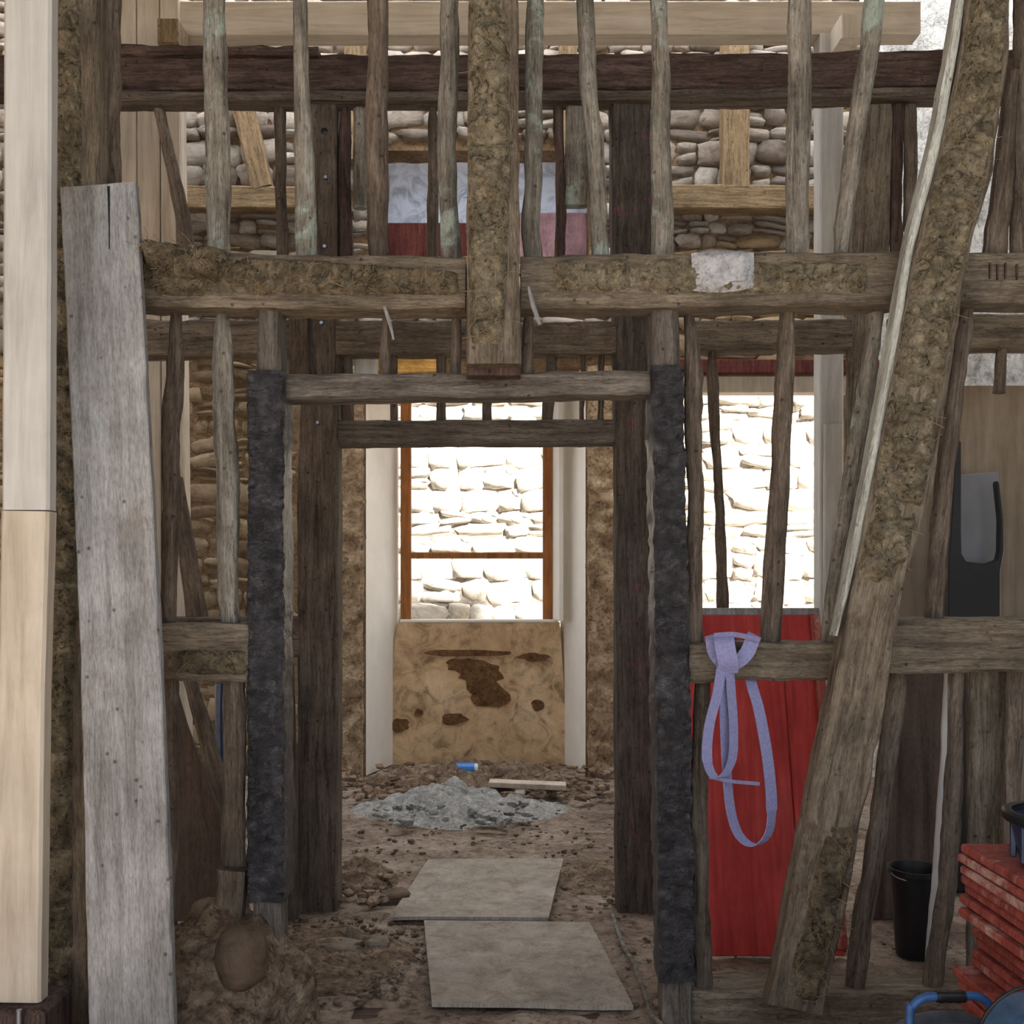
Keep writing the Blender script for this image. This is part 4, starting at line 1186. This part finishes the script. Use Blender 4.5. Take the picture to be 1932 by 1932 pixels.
# ------------------------------------------------------------------ floor things
def sheet(name, cs, th, mat, label):
    n = 14
    V = []
    for i in range(n + 1):
        for j in range(n + 1):
            a, b = i / n, j / n
            p = cs[0] * (1 - a) * (1 - b) + cs[1] * a * (1 - b) + cs[2] * a * b + cs[3] * (1 - a) * b
            V.append(p + Vector((0, 0, 0.006 * float(vnoise(np.array([p.x * 3, p.y * 3, 1.0]))))))
    m = (n + 1) ** 2
    V += [v - Vector((0, 0, th)) for v in V]
    F = []
    q = lambda i, j: i * (n + 1) + j
    for i in range(n):
        for j in range(n):
            F.append([q(i, j), q(i, j + 1), q(i + 1, j + 1), q(i + 1, j)])
            F.append([m + q(i, j), m + q(i + 1, j), m + q(i + 1, j + 1), m + q(i, j + 1)])
    for i in range(n):
        F += [[q(i, 0), q(i + 1, 0), m + q(i + 1, 0), m + q(i, 0)], [q(i + 1, n), q(i, n), m + q(i, n), m + q(i + 1, n)],
              [q(0, i + 1), q(0, i), m + q(0, i), m + q(0, i + 1)], [q(n, i), q(n, i + 1), m + q(n, i + 1), m + q(n, i)]]
    o = mesh(name, V, F, mat, sharp=40)
    bm = bmesh.new(); bm.from_mesh(o.data); bmesh.ops.recalc_face_normals(bm, faces=bm.faces); bm.to_mesh(o.data); bm.free()
    return tag(o, label, 'sheet')


sheet('sheet', [FL(800, 1738, 0.018), FL(1112, 1738, 0.018), FL(1195, 1895, 0.022), FL(815, 1895, 0.022)], 0.014, M['ply'], 'dusty plywood sheet on the floor in the front doorway')
sheet('sheet', [FL(808, 1622, 0.02), FL(1063, 1618, 0.026), FL(1035, 1731, 0.03), FL(735, 1731, 0.022)], 0.014, M['ply'], 'dusty plywood sheet on the floor, farther one in the second doorway')
sp_ = [FL(1156, 1724, 0.02), FL(1166, 1755, 0.02), FL(1178, 1788, 0.02), FL(1196, 1818, 0.02), FL(1204, 1842, 0.02), FL(1216, 1872, 0.02), FL(1228, 1912, 0.02), FL(1246, 1931, 0.02)]
stk = tube('stick', spline(sp_, 36), 0.0085, M['stave'], k=8); tag(stk, 'thin crooked pale stick lying right of the near plywood sheet', 'stick')

tag(heap('dust_heap', (FL(850, 1528).x, 6.45, 0), 0.78, 0.55, 0.17, M['ash'], 0.55, 10, 0.016, seed=1), 'low heap of grey lime dust and rubble on the back room floor', 'heap')
tag(heap('rubble_heap', (-0.22, 7.2, 0), 0.95, 0.78, 0.11, M['mound'], 1.2, 8, 0.02, seed=2, power=0.6), 'spread of brown rubble earth in front of the window niche', 'heap')
tag(heap('rubble_heap', (FL(660, 1680).x, 4.85, 0), 0.26, 0.26, 0.1, M['mound'], 0.9, 12, 0.016, seed=3), 'small stony heap behind the left inner door post', 'heap')
tag(heap('rubble_heap', (FL(1130, 1660).x, 4.95, 0), 0.3, 0.35, 0.05, M['mound'], 0.8, 12, 0.016, seed=4), 'low earth heap beside the farther plywood sheet, by the right inner post', 'heap')
tag(heap('rubble_heap', (FL(620, 1800).x, 3.85, 0), 0.42, 0.4, 0.045, M['mound'], 0.9, 12, 0.016, seed=5), 'spread of earth crumbs between the two left door posts', 'heap')
# earth plinth under the left bay of the front partition
pl = heap('earth_plinth', (W(395, 0, 3.25).x, 3.26, 0), 0.36, 0.3, 0.37, M['mound'], 0.3, 9, 0.014, seed=6, power=0.24)
tag(pl, 'earth and rubble plinth under the left staves, beside the black-wrapped post', 'plinth')
heap2 = heap('earth_spill', (W(420, 0, 3.0).x, 3.02, 0), 0.42, 0.22, 0.13, M['mound'], 0.7, 9, 0.014, seed=7, power=0.7)
tag(heap2, 'dark earth spilled in front of the plinth, at the foot of the grey plank', 'heap')


def rock(nm, c, s, mat, label, cat, group=None, me=None, rz=None):
    o = bpy.data.objects.new(nm, variant(me or random.choice(CHUNKS), mat))
    o.matrix_basis = Matrix.Translation(Vector(c)) @ Matrix.Rotation(random.uniform(0, 6.28) if rz is None else rz, 4, 'Z') @ Matrix.Diagonal((*s, 1))
    COL.objects.link(o)
    return tag(o, label, cat, group)


M['rubblebit'] = earth('dusty_rubble', [S(76, 60, 49), S(126, 106, 90), S(172, 152, 134)], 5, 20, 0.8, 0.02)
M['rock'] = stone_mat('dusty_brown_rock', [S(128, 112, 96), S(108, 92, 78), S(146, 130, 114)])
M['paleclod'] = stone_mat('pale_dusty_clod', [S(168, 154, 140), S(150, 136, 122), S(182, 170, 156)])
random.seed(31)
rock('boulder', W(456, 1806, 3.1), (0.14, 0.15, 0.17), M['rock'], 'big rounded stone at the right end of the earth plinth', 'stone', me=BOULDER, rz=0.4)
rock('boulder', W(392, 1728, 3.3), (0.1, 0.1, 0.1), M['rock'], 'small rounded stone on the plinth left of the wooden foot block', 'stone', me=BOULDER, rz=1.9)
rock('clod', FL(640, 1788, 0.025), (0.15, 0.09, 0.05), M['paleclod'], 'pale flat clod on the floor right of the black-wrapped door post', 'stone', rz=-0.3)
rock('clod', FL(662, 1765, 0.03), (0.035, 0.03, 0.07), M['paleclod'], 'small upright pale shard behind the pale flat clod', 'stone', rz=0.2)
rock('clod', FL(715, 1780, 0.02), (0.08, 0.05, 0.04), M['paleclod'], 'pale clod with shards, left of the near plywood sheet', 'stone', rz=0.5)
rock('slate', FL(745, 1688, 0.03), (0.12, 0.08, 0.03), M['rock'], 'flat grey stone at the left corner of the farther plywood sheet', 'stone', rz=0.3)
zones = [('left_rubble', 'earth crumbs and pebbles strewn between the two left door posts', ((545, 760), (1755, 1880)), 40, (0.01, 0.035), 0.0),
         ('stone_rubble', 'loose stones of the small heap behind the left inner door post', ((640, 760), (1640, 1705)), 34, (0.02, 0.06), 0.03),
         ('side_rubble', 'earth crumbs beside the right inner door post', ((1090, 1160), (1640, 1720)), 12, (0.012, 0.035), 0.0),
         ('niche_rubble', 'brown broken lumps covering the floor in front of the window niche', ((640, 1160), (1442, 1506)), 260, (0.02, 0.08), 0.045),
         ('dust_rubble', 'pale broken lumps lying on the grey dust heap', ((700, 1020), (1495, 1555)), 60, (0.025, 0.075), 0.05),
         ('floor_rubble', 'pebbles on the bare floor of the back room', ((650, 1150), (1560, 1640)), 40, (0.012, 0.035), 0.0),
         ('stick_rubble', 'crumbs on the floor beside the crooked stick', ((1170, 1250), (1770, 1900)), 10, (0.012, 0.035), 0.0),
         ('plinth_rubble', 'clods and straw bits spilled at the foot of the earth plinth', ((340, 520), (1850, 1935)), 40, (0.012, 0.045), 0.09)]
for nm, lab, (xr, yr), n, sr, zb in zones:
    V, F = [], []
    for i in range(n):
        sz = random.uniform(*sr)
        c = FL(random.uniform(*xr), random.uniform(*yr), zb + sz * 0.1)
        mw = Matrix.Translation(c) @ Matrix.Rotation(random.uniform(0, 6.28), 4, 'Z') @ Matrix.Rotation(random.uniform(-0.5, 0.5), 4, 'X') @ Matrix.Diagonal((sz, sz * random.uniform(0.5, 0.9), sz * random.uniform(0.3, 0.6), 1))
        me = random.choice(CHUNKS)
        b = len(V)
        V += [tuple(mw @ v.co) for v in me.vertices]
        F += [[b + k for k in f.vertices] for f in me.polygons]
    tag(mesh(nm, V, F, M['ash'] if nm == 'dust_rubble' else M['rubblebit'] if nm in ('niche_rubble', 'stone_rubble') else M['mound'], sharp=30), lab, 'rubble', kind='stuff')
# small crumbs nobody could count
V, F = [], []
for i in range(1100):
    x, y = random.uniform(-1.5, 1.6), random.uniform(2.9, 7.4)
    if random.random() < 0.35: x, y = random.uniform(-1.0, -0.3), random.uniform(3.4, 4.3)
    s = random.uniform(0.003, 0.011)
    me = random.choice(CHUNKS)
    b = len(V)
    a = random.uniform(0, 6.28)
    for v in me.vertices:
        V.append((x + (v.co.x * math.cos(a) - v.co.y * math.sin(a)) * s * 2, y + (v.co.x * math.sin(a) + v.co.y * math.cos(a)) * s * 2, s * 0.4 + v.co.z * s))
    F += [[b + k for k in f.vertices] for f in me.polygons]
cr = mesh('crumbs', V, F, M['mound'], sharp=30)
tag(cr, 'fine crumbs of earth and plaster strewn over the floor', 'crumbs', kind='stuff')
# plank on the back room floor, bottle
pk = FL(995, 1508)
tag(box('plank', (pk.x, pk.y - 0.02, 0.1), (0.5, 0.12, 0.035), M['new'], bev=0.004, rot=Matrix.Rotation(-0.06, 4, 'Z') @ Matrix.Rotation(0.03, 4, 'Y')), 'short pale plank lying behind the grey dust heap', 'plank')
bo = FL(868, 1452, 0.07)
bt = empty('bottle', bo); tag(bt, 'clear plastic bottle with a blue label lying before the niche', 'bottle')
RB = Matrix.Rotation(math.pi / 2, 4, 'Y')
r_ = 0.046
bbd = lathe('body', [(0, -0.13), (r_ * 0.9, -0.13), (r_, -0.12), (r_, 0.06), (r_ * 0.6, 0.11), (0.014, 0.12), (0.014, 0.14), (0, 0.14)], bo, M['bottle'], bt, 18, Matrix.Rotation(-math.pi / 2, 4, 'Y'))
o = lathe('label', [(r_ + 0.001, -0.105), (r_ + 0.003, -0.1), (r_ + 0.003, 0.055), (r_ + 0.001, 0.06)], bo, M['blue'], bbd, 18, Matrix.Rotation(-math.pi / 2, 4, 'Y')); o['label'] = 'blue paper label'
o = lathe('cap', [(0, 0.165), (0.016, 0.165), (0.017, 0.14), (0, 0.138)], bo, M['steel'], bt, 14, Matrix.Rotation(-math.pi / 2, 4, 'Y')); o['label'] = 'white cap'
